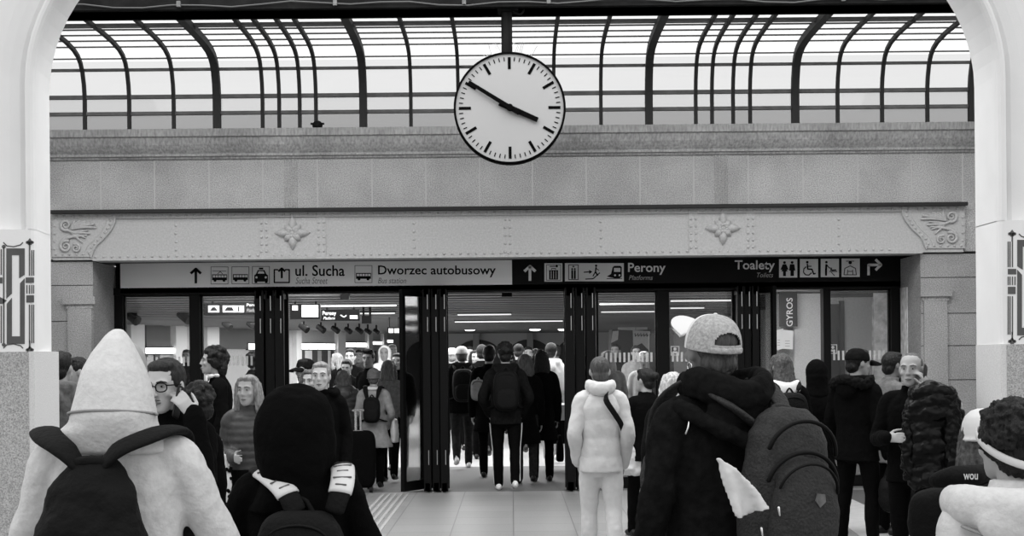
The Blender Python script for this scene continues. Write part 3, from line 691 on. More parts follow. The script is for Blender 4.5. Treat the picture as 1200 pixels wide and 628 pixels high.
# poster kiosk seen through the third glass door
c = at(741, 400, 40); e = empty('poster_kiosk', (c.x, 40, 0), 'dark angular kiosk with two pale posters beyond the glass door', 'kiosk'); off = Vector(e.location)
mb = MB(); mb.prism([Vector((at(713, 440, 40).x, 40, 0)), at(717, 386, 40), at(741, 387, 40), at(763, 386, 40), at(769, 412, 40), Vector((at(767, 440, 40).x, 40, 0))], (0, 1.2, 0)); mb.build('body', 'facade_dark', e, off)
fl = Flat(39.98, -.02); fl.poly([(716, 402), (718, 388), (725, 387.5), (724, 398)]); fl.build('poster', 'facade_light', e, off)
fl = Flat(39.98, -.02); fl.poly([(741.5, 387), (761.5, 388), (766.5, 407), (760, 410), (752, 402), (742, 407)]); pz = fl.build('poster', 'facade_light', e, off)
fl = Flat(39.95, -.01)
for q in range(5): fl.line([(744 + q * 3.4, 390.5), (744.5 + q * 3.4, 394), (746.5 + q * 3.4, 392)], .9)
fl.build('print', 'facade_dark', pz, off)
mb = MB()
for px in (728, 735, 741, 749, 755): a = at(px, 382, 47); mb.box((a.x - .1, 47, 1.7), (a.x + .1, 47.1, ZC))
mb.build('trim_16', 'facade_light')['kind'] = 'structure'

# glowing strips put in along the ceiling's bright lines, and lamps
LG = 'glowing strips on the passage ceiling'
strips = (((345, 466), 24.3, 'long glowing strip over the open left bay, nearest the doors'), ((378, 464), 28.5, 'glowing strip over the open left bay, second from the doors'), ((532, 660), 36, 'long glowing strip across the central doorway ceiling'), ((535, 600), 30, 'short glowing strip on the ceiling of the central doorway, left half'),
          ((701, 768), 24.6, 'glowing strip nearest behind the third glass door'), ((703, 769), 29, 'glowing strip second behind the third glass door'), ((784, 858), 23.4, 'glowing strip nearest behind the glass door with the cap'), ((784, 826), 27, 'glowing strip second behind the glass door with the cap'), ((239, 305), 27.5, 'glowing strip behind the second glass door from the left'))
for (a, b), Y, lb in strips:
    xa, xb = at(a, 350, Y).x, at(b, 350, Y).x; e = empty('glow_strip', ((xa + xb) / 2, Y, ZC - .16), lb, 'ceiling light', LG); off = Vector(e.location)
    mb = MB(); mb.box((xa, Y - .09, ZC - .09), (xb, Y + .09, ZC - .0)); mb.build('housing', 'facade_dark', e, off)
    mb = MB(); mb.tube([(xa + .03, Y - .05, ZC - .115), (xb - .03, Y - .05, ZC - .115)], .013, 10, ref=(0, 0, 1)); mb.build('tube', 'strip_glow', e, off)
for (px, py), lb in zip(((550.5, 386), (627, 386), (660.5, 386)), ('bright ceiling lamp at the left in the central doorway', 'bright ceiling lamp in the middle of the central doorway', 'bright ceiling lamp at the right edge of the central doorway')):
    a = at(px, py, 49); e = empty('ceiling_lamp', (a.x, 49, a.z - .05), lb, 'ceiling light', 'far ceiling lamps'); off = Vector(e.location)
    mb = MB(); mb.box((a.x - .2, 48.95, a.z + .04), (a.x + .2, 49.2, ZC)); mb.build('housing', 'steel', e, off); mb = MB(); mb.ell((a.x, 49.05, a.z), (.19, .1, .05), 16, 8); mb.build('diffuser', 'bulb_glow', e, off, smooth=True)
# spotlights under the ceiling of the left passage
places = ['largest spotlight at the far left, behind the leftmost door', 'spotlight at the right of the leftmost glass door', 'left spotlight behind the second glass door', 'right spotlight behind the second glass door'] + ['spotlight row of the open left bay, %s from the left' % w for w in ('first', 'second', 'third', 'fourth', 'fifth', 'sixth', 'seventh')]
def spot(loc, sz, label):
    e = empty('spotlight', loc, label, 'spotlight', 'black spotlights under the passage ceiling'); d = Vector((.75, -.4, -.5)).normalized()
    mb = MB(); mb.cyl(Vector((0, 0, .0)) - d * sz * .5, d * sz * .5, sz * .28, 16, sz * .34); mb.build('lamp_head', 'black_metal', e, smooth=False)
    mb = MB(); mb.cyl((0, 0, sz * .1), (0, 0, max(ZC - loc[2], sz * .3)), .025, 8); mb.box((-sz * .3, -.03, sz * .2), (sz * .3, .03, sz * .28)); mb.build('bracket', 'black_metal', e)
for (px, py, w), lb in zip(((155, 367, 18), (216, 365, 17), (266, 378, 12), (295, 380, 12), (356, 384, 12), (376, 385, 11), (393, 386, 10), (408, 387, 9), (421, 387, 9), (431, 388, 8), (441, 388, 7)), places):
    Y = 28.5 if w > 14 else 36 + (12 - w) * .9; p = at(px, py, Y); p.z = min(p.z, ZC - .15); spot(p, w * Y / F, lb)
# hanging boards inside
def board(x0, y0, x1, y1, Y, label, draw):
    a = at((x0 + x1) / 2, y1, Y); e = empty('hanging_sign', (a.x, Y, a.z), label, 'sign'); off = Vector(e.location)
    p, q = at(x0, y1, Y), at(x1, y0, Y); mb = MB(); mb.box((p.x, Y, p.z), (q.x, Y + .12, q.z)); mb.build('board', 'sign_black', e, off)
    mb = MB()
    for u in (.15, .85): x = p.x + (q.x - p.x) * u; mb.cyl((x, Y + .06, q.z), (x, Y + .06, max(ZC, q.z + .02)), .02, 8)
    mb.build('hanger', 'black_metal', e, off); draw(e, off, Y - .004)
def d1(e, off, Y):
    icon(e, off, 'sign_white', lambda f: (f.rect(244, 358, 257, 366), f.rect(261, 358, 286, 366)), 'pictogram_panel', Y); icon(e, off, 'sign_black', lambda f: (f.poly([(246, 364), (249, 360), (252, 360), (255, 364)]), f.poly([(263, 364), (266, 360), (272, 360), (274, 364)]), f.rect(279, 359, 280.5, 365)), 'pictogram', Y - .004)
    text('Perony', 289, 355.5, 306, 360, Y, 'sign_white', e, off=off); text('Platforms', 289, 361.5, 306, 365.5, Y, 'facade', e, bold=0, shear=.25, off=off)
board(238, 355, 308, 369, 23.0, 'dark hanging sign with white pictograms behind the second glass door', d1)
def d2(e, off, Y):
    icon(e, off, 'sign_white', lambda f: f.rect(342.5, 358, 349, 363.5), 'pictogram_panel', Y); icon(e, off, 'facade_light', lambda f: f.rect(353.5, 357.5, 373, 371.5), 'pale_panel', Y)
board(340, 356, 375, 374, 23.4, 'dark hanging sign with a large pale panel in the open left bay', d2)
def d3(e, off, Y):
    text('Perony', 378, 364.5, 394, 370.5, Y, 'sign_white', e, off=off); text('Platform', 379, 371, 392.5, 374.5, Y, 'sign_white', e, bold=0, shear=.25, off=off); icon(e, off, 'sign_white', lambda f: (f.rect(410, 369.5, 419, 373.6), f.line([(399, 369), (403, 371.5), (406, 369.5)], 1.2)), 'pictogram', Y)
board(376, 362.5, 421, 376, 25.0, 'dark hanging sign reading Platform in the open left bay', d3)
board(424, 370, 435, 379, 25.8, 'small square dark board hanging right of the platform sign', lambda e, o, Y: None)
board(454, 383, 469, 392, 33.0, 'small dark hanging sign with two white squares beside the folded door', lambda e, o, Y: icon(e, o, 'sign_white', lambda f: (f.rect(455.5, 385, 460.5, 390), f.rect(462, 385, 467.5, 390)), 'pictogram_panel', Y))
board(398.5, 340, 409, 351, 21.0, 'dark square box on the ceiling of the open left bay', lambda e, o, Y: None)
board(588, 338, 600, 347.5, 20.0, 'dark square box hanging at the top of the central doorway', lambda e, o, Y: None)
# low white topped table in the central doorway
a = at(655, 520, 21.0); e = empty('display_table', (.70, 21.0, 0), 'dark low counter with a white top at the right of the central doorway', 'counter'); off = Vector(e.location)
mb = MB(); mb.box((.46, 20.6, .76), (.95, 21.4, .98)); mb.build('top', 'cloth_white', e, off); mb = MB(); mb.box((.49, 20.65, .42), (.93, 21.35, .76)); mb.build('cabinet', 'black_metal', e, off)
for x in (.53, .89):
    for y in (20.7, 21.3): mb = MB(); mb.cyl((x, y, 0), (x, y, .43), .025, 10); mb.build('leg', 'black_metal', e, off)

# ------------------------------------------------------------------ station clock
YC = 15.2; c = at(597.3, 127.5, YC); R0 = 65.5 * YC / F
e = empty('station_clock', (c.x, YC, c.z - R0), 'large round station clock with a pale face showing ten to four', 'clock'); off = Vector(e.location)
def ring_prof(prof, n=72): return [[(c.x + r * math.cos(2 * PI * k / n), y, c.z + r * math.sin(2 * PI * k / n)) for k in range(n)] for r, y in prof]
mb = MB(); mb.rings(ring_prof([(R0 * .2, YC + .12), (R0 * .9, YC + .11), (R0, YC + .06), (R0, YC - .06), (R0 * .985, YC - .08), (R0 * .965, YC - .08), (R0 * .96, YC - .05)])); mb.build('case', 'clock_black', e, off, smooth=False)
mb = MB(); mb.rings(ring_prof([(R0 * .965, YC - .048), (R0 * .965, YC - .055)])); mb.build('dial', 'clock_face', e, off)
YF = YC - .057
for k in range(60):
    a = 2 * PI * k / 60; d = Vector((math.sin(a), 0, math.cos(a))); t = Vector((math.cos(a), 0, -math.sin(a))); big = k % 5 == 0
    r1, r0, w = (.905, .69, .026) if big else (.905, .835, .0085)
    r1, r0, w = r1 * R0, r0 * R0, w * R0; p = Vector((c.x, YF, c.z)); mb = MB(); mb.prism([p + d * r0 + t * w, p + d * r1 + t * w, p + d * r1 - t * w, p + d * r0 - t * w], (0, -.003, 0)); mb.build('hour_mark' if big else 'minute_mark', 'clock_black', e, off)
for nm, tip, tail, w0, w1, dy in (('hour_hand', (630, 142), .2, .050, .042, .02), ('minute_hand', (549.5, 98), .2, .040, .030, .035)):
    q = at(*tip, YC) - c; l = math.hypot(q.x, q.z); d = Vector((q.x / l, 0, q.z / l)); t = Vector((d.z, 0, -d.x)); p = Vector((c.x, YF - dy, c.z)); mb = MB()
    mb.prism([p - d * tail * R0 + t * w0 * R0, p + d * l + t * w1 * R0, p + d * l - t * w1 * R0, p - d * tail * R0 - t * w0 * R0], (0, -.012, 0))
    mb.build(nm, 'clock_black', e, off)
mb = MB(); mb.cyl((c.x, YF - .06, c.z), (c.x, YF + .01, c.z), .035, 20); mb.build('hub', 'clock_black', e, off)
rt = at(595, 16, YC); mb = MB(); mb.cyl((c.x - .03, YC, c.z + R0 * .98), (c.x - .03, YC, 5.36), .052, 16); mb.cyl((c.x + .018, YC - .03, c.z + R0), (c.x + .018, YC - .03, 5.36), .016, 8); mb.box((c.x - .12, YC - .1, 5.33), (c.x + .10, YC + .1, 5.36)); mb.build('suspension_rod', 'beam_dark', e, off)
mb = MB(); mb.tube([(c.x + .05, YC - .05, 5.33), (c.x + .09, YC - .05, 5.30), (c.x + .14, YC - .05, 5.31), (c.x + .16, YC - .05, 5.35)], .012, 8, smooth=3); mb.build('cable_loop', 'black_metal', e, off)
mb = MB(); random.seed(3)
for k in range(30):
    a = -.42 + .84 * k / 29 + random.uniform(-.02, .02); p = Vector((c.x + R0 * math.sin(a), YC + random.uniform(-.05, .05), c.z + R0 * math.cos(a))); q = p + Vector((math.sin(a * 1.8) * .08 + random.uniform(-.05, .05), random.uniform(-.06, .06), .11)); mb.tube([p, q], .0022, 5)
mb.build('bird_spikes', 'steel', e, off)
# camera ball on the ledge
a = at(372, 147, 17.15); e = empty('security_camera', (a.x, 17.15, zy(150.5, YW)), 'small round black camera on the stone ledge under the glazing', 'camera'); off = Vector(e.location)
mb = MB(); mb.ell((a.x, 17.15, a.z), (.062, .062, .06), 16, 10); mb.build('dome', 'black_metal', e, off, smooth=True); mb = MB(); mb.cyl((a.x, 17.15, off.z), (a.x, 17.15, a.z - .03), .03, 12); mb.box((a.x - .08, 17.13, a.z + .01), (a.x + .08, 17.17, a.z + .03)); mb.build('mount', 'black_metal', e, off)
# ------------------------------------------------------------------ people
def hand(mb, w, d, n, t, s=1.0, curl=.35, spread=.0):
    """palm, four bent fingers and a thumb; d = towards the fingertips, n = where the palm looks, t = thumb side"""
    w = Vector(w); d = Vector(d).normalized(); n = Vector(n); n = (n - d * n.dot(d)).normalized(); t = Vector(t); t = (t - d * t.dot(d) - n * t.dot(n)).normalized()
    mb.tube([w - d * .02 * s, w + d * .03 * s, w + d * .085 * s], [(.019 * s, .026 * s), (.016 * s, .036 * s), (.013 * s, .039 * s)], 12, ref=n)
    for i, l in enumerate((.075, .085, .079, .06)):
        p = w + d * .088 * s + t * (.03 - .02 * i) * s; dd = d + t * (1.5 - i) * .06 * (1 + spread); dd.normalize(); P = [p]; a = 0
        for k, f in enumerate((.45, .32, .26)):
            a += curl * (1 if k else .8); v = dd * math.cos(a) + n * math.sin(a); P.append(P[-1] + v * l * f * s)
        mb.tube(P, [.0092 * s, .0088 * s, .008 * s, .007 * s], 8)
    p = w + d * .028 * s + t * .028 * s; v1 = (d * .6 + t * .7 + n * .35).normalized(); v2 = (d * .85 + t * .25 + n * .45).normalized()
    mb.tube([p, p + v1 * .036 * s, p + v1 * .036 * s + v2 * .034 * s, p + v1 * .036 * s + v2 * .058 * s], [.013 * s, .011 * s, .0098 * s, .008 * s], 8)

ARM = {'down': ((.225, -.03, 1.12), (.235, .06, .86)), 'pocket': ((.265, -.07, 1.12), (.195, .10, .93)), 'bent': ((.225, -.03, 1.12), (.09, .24, 1.10)),
       'strap': ((.235, .03, 1.14), (.15, .16, 1.33)), 'hold': ((.235, .0, 1.10), (.19, .20, 1.00)), 'phone': ((.30, .17, 1.17), (.13, .13, 1.50)), 'back': ((.27, -.10, 1.14), (.26, -.16, .88)), 'fwd': ((.265, .06, 1.13), (.255, .20, .90))}
LEGS = {'stand': ((.10, .0), (.10, .0)), 'walk': ((.10, .22), (.10, -.25)), 'walk2': ((.10, -.22), (.10, .22)), 'step': ((.09, .12), (.10, -.12)), 'apart': ((.16, .0), (.16, .02))}
HEADS = [(-.115, .055, .020, .018), (-.105, .050, .034, .036), (-.085, .034, .049, .056), (-.055, .016, .060, .076), (-.02, .003, .068, .089), (.015, -.003, .074, .096), (.045, -.006, .076, .098), (.072, -.009, .071, .091), (.094, -.011, .058, .074), (.108, -.012, .038, .048), (.115, -.012, .014, .018)]

class Person: pass
def person(label, px, top, Y, yaw=0, head=(0, 0), b=1.0, skin='skin', hair=('short', 'hair_dark'), ht=.02, jk='cloth_coal', hem=.80, puff=0, quilt=0, tr='cloth_black', shoe='shoe_black', arms=('down', 'down'), legs='walk', hood=None, hoodmat=None,
           vox=None, group=None, face=None, cuff=.046, collar=True, hands=None, lean=0.0, sleeve=None, skirt=0, dispj=.014, fx=0, headoff=(0, 0), qamp=1.0, hair_fn=None, wide=1.0, wrist=None):
    P = Person(); a = at(px, top, Y); h = a.z; P.h = h; P.loc = Vector((a.x, Y, 0)); P.yaw = math.radians(yaw)
    hb = h - ht; s = hb / 1.75; P.s = s
    P.root = empty('person', P.loc, label, 'person', group, rz=P.yaw)
    near = Y < 8; vx = vox or (.008 if Y < 9 else .010 if Y < 14 else .014 if Y < 20 else .02); P.vx = vx
    face = face if face is not None else (abs(((yaw + head[0] + 180) % 360) - 180) > 55)
    ln = math.tan(lean)
    def S(p): x, y, z = p; return Vector((x * s * (b if z < 1.47 else 1) , (y + max(z - .95, 0) * ln) * s, z * s))
    P.S = S
    lg = LEGS[legs] if isinstance(legs, str) else legs
    E = []
    for i, sg in enumerate((-1, 1)):
        e, w = ARM[arms[i]] if isinstance(arms[i], str) else arms[i]
        E.append((S((sg * .155, -.01, 1.405)), S((sg * e[0], e[1], e[2])), S((sg * w[0], w[1], w[2]))))
    P.arms = E
    LG = []
    for i, sg in enumerate((-1, 1)):
        dx, st = lg[i]; lift = max(0, -st) * .42; bend = abs(st) * .35
        hip = Vector((sg * .09 * b, 0, .92)) * s; knee = Vector((sg * (dx * .6 + .04), st * .5 + bend * .55 + .01, .49 - abs(st) * .05)) * s; ank = Vector((sg * dx, st - .015, .085 + lift * .9)) * s
        LG.append((hip, knee, ank, st, lift))
    P.legs = LG
    # head frame
    hc = S((0, .035, 1.635)) + Vector((headoff[0], headoff[1], 0)); hc.z = hb - .121 * s
    R = Matrix.Rotation(math.radians(head[0]), 4, 'Z') @ Matrix.Rotation(math.radians(head[1]), 4, 'X'); P.HM = Matrix.Translation(hc) @ R @ Matrix.Scale(s * 1.05, 4); P.hc = hc
    # body: one continuous surface
    mb = MB(); mb.X = P.HM
    mb.loft([(z, 0, cy, rx, ry) for z, cy, rx, ry in HEADS], 24)
    if face or near:
        mb.tube([(0, .094, .022), (0, .103, -.004), (0, .110, -.026)], [.007, .009, .011], 8); mb.ell((-.011, .102, -.029), (.009, .011, .008), 8, 6); mb.ell((.011, .102, -.029), (.009, .011, .008), 8, 6)
        for sg in (-1, 1):
            mb.tube([(sg * .012, .094, .028), (sg * .034, .090, .033), (sg * .052, .074, .026)], [.007, .008, .007], 8); mb.ell((sg * .042, .068, -.022), (.021, .020, .02), 10, 6)
        mb.ell((0, .087, -.058), (.024, .014, .007), 10, 6); mb.ell((0, .085, -.070), (.020, .015, .007), 10, 6); mb.ell((0, .062, -.104), (.022, .018, .016), 10, 6)
    for sg in (-1, 1): mb.ell((sg * .078, -.006, -.004), (.009, .02, .031), 10, 8)
    nb = P.HM @ Vector((0, -.018, -.06)); mb.X = None
    mb.tube([nb, S((0, -.005, 1.46)), S((0, -.005, 1.38))], [.055 * s, .056 * s, .075 * s], 14)
    mb.loft([(z * s, 0, (cy + max(z - .95, 0) * ln) * s, rx * s * b, ry * s) for z, cy, rx, ry in ((.86, 0, .12, .08), (1.0, 0, .12, .075), (1.2, 0, .13, .08), (1.34, 0, .14, .085), (1.42, -.01, .12, .07))], 16)
    for i, sg in enumerate((-1, 1)):
        sh, el, wr = E[i]; mb.tube([sh, el, wr], [.045 * s, .036 * s, .025 * s], 10)
        if wrist is None or wrist[i] is None:
            d = (wr - el).normalized()
            hd = (hands or (None, None))[i]
            if hd: hand(mb, wr + d * .02, hd[0], hd[1], hd[2], s * .98, hd[3])
            else:
                n = Vector((-sg, 0, 0)); t = Vector((0, 1, 0)) if abs(d.y) < .8 else Vector((0, 0, 1)); hand(mb, wr + d * .02, d, n, t, s * .98, .3)
        hip, knee, ank, st, lift = LG[i]
        mb.tube([hip, knee, ank], [.07 * s, .045 * s, .032 * s], 10); mb.tube([ank, ank + Vector((0, .10 * s, -.045 * s - lift * .25 * s))], [.032 * s, .028 * s], 8)
    P.body = mb.build('body', skin, P.root, vox=vx if not face else min(vx, .009 if Y < 16 else .012), sm=2)
    # face details
    if face:
        mk = lambda nm, m, f: (lambda q: (setattr(q, 'X', P.HM), f(q), q.build(nm, m, P.root, smooth=True)))(MB())
        for sg in (-1, 1):
            mk('eye', 'eye_white', lambda q: q.ell((sg * .031, .0835, .010), (.0115, .007, .0055), 12, 8)); mk('iris', 'eye_dark', lambda q: q.ell((sg * .031, .0888, .010), (.005, .003, .005), 10, 8))
            mk('eyebrow', hair[1] if hair[1] not in ('hair_blonde', 'hair_fair') else 'hair_brown', lambda q: q.tube([(sg * .015, .1015, .030), (sg * .034, .0985, .035), (sg * .052, .081, .028)], [.0035, .004, .0025], 6))
        mk('lips', 'lips', lambda q: (q.tube([(-.022, .092, -.0635), (0, .103, -.061), (.022, .092, -.0635)], [.002, .005, .002], 8), q.tube([(-.019, .092, -.066), (0, .101, -.069), (.019, .092, -.066)], [.002, .0055, .002], 8)))
    # hair
    st, hm = hair
    if st or hair_fn:
        mb = MB(); mb.X = P.HM; rnd = random.Random(int(px * 7 + top))
        if hair_fn: hair_fn(mb, rnd)
        cap = lambda k=1.0: mb.ell((0, -.016, .036), (.084 * k, .1 * k, .095 * k), 20, 14)
        if st in ('short', 'quiff', 'bun', 'pony', 'bob', 'long', 'messy'): cap(); mb.ell((0, -.055, -.03), (.07, .055, .06), 14, 10); mb.ell((0, .026, .094), (.066, .058, .030), 14, 8)
        if st == 'buzz': mb.ell((0, -.016, .036), (.0795, .0965, .0875), 20, 14); mb.ell((0, -.055, -.03), (.066, .05, .055), 14, 10)
        if st == 'quiff': mb.ell((0, .015, .105), (.07, .085, .04), 14, 8); [mb.ell((rnd.uniform(-.06, .06), rnd.uniform(-.06, .08), .115), (.025, .025, .02), 8, 6) for _ in range(10)]
        if st in ('messy', 'curly'):
            if st == 'curly': cap(1.05); mb.ell((0, -.06, -.03), (.085, .06, .07), 14, 10)
            for _ in range(60):
                az, el = rnd.uniform(0, 2 * PI), rnd.uniform(-.35, 1.5)
                p = Vector((.082 * math.cos(el) * math.cos(az), -.02 + .1 * math.cos(el) * math.sin(az), .04 + .095 * math.sin(el)))
                if p.y > .045 and p.z < .08: continue
                r = rnd.uniform(.016, .032); mb.ell(p * (1.06 if st == 'curly' else 1.0), (r, r, r), 8, 6)
        if st == 'bun': mb.ell((0, -.125, .045), (.045, .04, .045), 14, 10)
        if st == 'pony': mb.tube([(0, -.11, .05), (0, -.15, .02), (0, -.15, -.08), (.01, -.13, -.2)], [.02, .032, .035, .012], 10, smooth=3)
        if st in ('long', 'bob', 'longbang'):
            L = -.19 if st == 'bob' else -.34
            if st == 'longbang': cap(1.03)
            mb.tube([(0, -.05, .05), (0, -.07, -.06), (0, -.085, -.15), (0, -.08, L)], [(.055, .085), (.05, .098), (.045, .105), (.02, .085)], 20, smooth=3)
            for sg in (-1, 1): mb.tube([(sg * .062, .03, .09), (sg * .083, .02, .03), (sg * .09, .015, -.06), (sg * .09, .0, -.14), (sg * .075, -.01, L * .95)], [.02, .024, .03, .034, .014], 10, smooth=3)
        P.hair = mb.build('hair', hm, P.root, vox=max(.006, vx * .7), sm=2, disp={'buzz': .004, 'short': .006, 'bun': .005}.get(st, .012), dscale=.02)
    # trousers
    mb = MB()
    mb.loft([(z * s, 0, cy * s, rx * s * b, ry * s) for z, cy, rx, ry in ((.76, 0, .10, .09), (.84, -.01, .165, .12), (.92, -.01, .175, .125), (1.0, 0, .165, .11), (1.04, 0, .15, .10))], 20)
    for i, sg in enumerate((-1, 1)):
        hip, knee, ank, st_, lift = LG[i]; w = wide
        mb.tube([hip + Vector((0, 0, -.01)), hip.lerp(knee, .5) + Vector((0, .01, 0)), knee, knee.lerp(ank, .45) + Vector((0, -.012, 0)), ank + Vector((0, 0, -.015))], [(.105 * s, .092 * s), (.092 * s, .084 * s * w), (.068 * s * w, .064 * s * w), (.066 * s * w, .062 * s * w), (.056 * s * w, .054 * s * w)], 14, smooth=3)
    P.trousers = mb.build('trousers', tr, P.root, vox=max(vx, .010), sm=4, disp=.012, dscale=.10)
    for i, sg in enumerate((-1, 1)):
        hip, knee, ank, st_, lift = LG[i]; mb = MB(); pit = -lift * 1.9; c, q = math.cos(pit), math.sin(pit)
        f = lambda y, z: ank + Vector((0, (y * c - z * q) * s, (y * q + z * c) * s))
        mb.tube([f(-.06, -.045), f(.0, -.04), f(.07, -.045), f(.14, -.056), f(.175, -.06)], [(.04 * s, .034 * s), (.05 * s, .04 * s), (.042 * s, .045 * s), (.03 * s, .046 * s), (.024 * s, .034 * s)], 14, ref=(0, 0, 1)); mb.tube([f(0, -.02), f(-.005, .03)], [.045 * s, .042 * s], 12)
        o = mb.build('shoe', shoe, P.root, vox=max(vx, .010), sm=2)
        if shoe == 'shoe_white' or near:
            pass
    # jacket
    mb = MB(); prof = [(.50, .0, .235, .19), (.66, .0, .22, .175), (.80, 0, .182, .145), (.95, 0, .172, .137), (1.08, 0, .166, .13), (1.22, -.005, .176, .137), (1.33, -.012, .182, .135), (1.40, -.018, .162, .116), (1.445, -.02, .12, .092), (1.475, -.015, .085, .078)]
    def pr(z):
        for (z0, c0, x0, y0), (z1, c1, x1, y1) in zip(prof, prof[1:]):
            if z <= z1: t = max(0, (z - z0) / (z1 - z0)); return (c0 + (c1 - c0) * t, x0 + (x1 - x0) * t, y0 + (y1 - y0) * t)
        return prof[-1][1:]
    secs = []; z = hem
    stp = .0125 if quilt else .03
    while z < 1.476:
        cy, rx, ry = pr(z); qx = qamp * (.016 * abs(math.sin(PI * z / quilt)) ** .6 - .006) if quilt and z < 1.42 else 0
        fl_ = skirt * max(0, (1.0 - z)) ; secs.append((z * s, 0, (cy + max(z - .95, 0) * ln) * s, (rx + puff + qx + fl_) * s * b, (ry + puff + qx + fl_ * .8) * s)); z += stp
    if collar: secs += [((1.49) * s, 0, (.0 + .5 * ln) * s, .082 * s, .078 * s), (1.515 * s, 0, (.005 + .5 * ln) * s, .078 * s, .074 * s)]
    mb.loft(secs, 32, 2.25)
    def sleeves(m):
        for i, sg in enumerate((-1, 1)):
            sh, el, wr = E[i]; p0 = S((sg * .09, -.015, 1.41)); p1 = S((sg * .163, -.015, 1.385)); n = 9; pts = []; rad = []
            base = [(p0, .074), (p1, .074), (p1.lerp(el, .5), .066), (el, .060), (el.lerp(wr, .5), .056), (wr, cuff + .004), (wr + (wr - el).normalized() * .03, cuff)]
            pp = crom([q for q, _ in base], 6); rr = [r[0] for r in lerpl([(r,) for _, r in base], 6)]
            L = 0; R2 = []
            for k, (q, r) in enumerate(zip(pp, rr)):
                if k: L += (q - pp[k - 1]).length
                R2.append((r + puff * .7) * s + (qamp * (.010 * abs(math.sin(PI * L / quilt)) ** .6 - .004) * s if quilt else 0))
            m.tube(pp, R2, 16)
    if not sleeve: sleeves(mb)
    if hood == 'down':
        mb.tube([S((-.12, .05, 1.475)), S((-.115, -.06, 1.485)), S((0, -.125, 1.455)), S((.115, -.06, 1.485)), S((.12, .05, 1.475))], [(.030 * s, .035 * s), (.05 * s, .045 * s), (.075 * s, .055 * s), (.05 * s, .045 * s), (.030 * s, .035 * s)], 12, ref=(0, 0, 1), smooth=3)
        mb.ell(S((0, -.145, 1.40)), (.11 * s, .055 * s, .085 * s), 14, 10)
    P.jacket = mb.build('jacket', jk, P.root, vox=vx if not quilt else min(vx, .010), sm=3 if not quilt else 1, disp=dispj, dscale=.09)
    if sleeve:
        mb = MB(); sleeves(mb); P.sleeves = mb.build('sleeves', sleeve, P.root, vox=vx, sm=3, disp=dispj, dscale=.07)
    if hood == 'up':
        mb = MB(); mb.X = P.HM; k = -.030 if face else 0
        mb.ell((0, -.03 + k, .02), (.108, .128, .133), 20, 14); mb.tube([(0, -.05 + k, -.02), (0, -.06, -.12), (0, -.06, -.2)], [(.11, .105), (.10, .105), (.11, .13)], 18)
        P.hood = mb.build('hood', hoodmat or jk, P.root, vox=vx, sm=4, disp=.012, dscale=.07)
    return P
def garment(P, name, mat, fn, vox=0, head=False, **k):
    mb = MB(); mb.X = P.HM if head else None; fn(mb); return mb.build(name, mat, P.root, vox=vox, **k)
def carried(P, name, label, cat, base, group=None):
    """a thing a person carries: its own top-level object, laid out in the person's own axes"""
    w = P.loc + Matrix.Rotation(P.yaw, 3, 'Z') @ Vector(base)
    return empty(name, w, label, cat, group, rz=P.yaw), Vector(base)
def cap_on(P, mat, brim_mat=None, peak_yaw=0, lift=0):
    def dome(mb): mb.loft([(.022, 0, -.012, .089, .109), (.045, 0, -.012, .089, .109), (.08, 0, -.012, .082, .1), (.105, 0, -.014, .066, .08), (.122, 0, -.016, .04, .05), (.128, 0, -.016, .012, .015)], 24)
    o = garment(P, 'cap', mat, dome, vox=.007, head=True, sm=2)
    mb = MB(); mb.X = P.HM; mb.X = P.HM @ Matrix.Rotation(math.radians(peak_yaw), 4, 'Z')
    R = []
    for k in range(9):
        u = k / 8; R.append([(.075 * math.cos(t) * (1 - .15 * u), .06 + .125 * u * max(math.sin(t), 0) ** .7 + .03, .034 - .025 * u * u + .02 * math.cos(t) ** 2 * -1 + q) for t, q in [(PI * j / 12, .004) for j in range(13)] + [(PI * j / 12, -.004) for j in range(12, -1, -1)]])
    mb.rings(R); mb.build('brim', brim_mat or mat, o, smooth=True)
    return o
def beanie_on(P, mat):
    return garment(P, 'beanie', mat, lambda m: (m.loft([(-.01, 0, -.02, .088, .108), (.03, 0, -.018, .092, .112), (.07, 0, -.016, .09, .108), (.105, 0, -.02, .075, .09), (.13, 0, -.022, .048, .058), (.14, 0, -.022, .015, .018)], 24), m.tube([(.093 * math.cos(a), -.02 + .113 * math.sin(a), -.004) for a in [2 * PI * k / 20 for k in range(21)]], .007, 8, ref=(0, 0, 1))), vox=.008, head=True, sm=2)
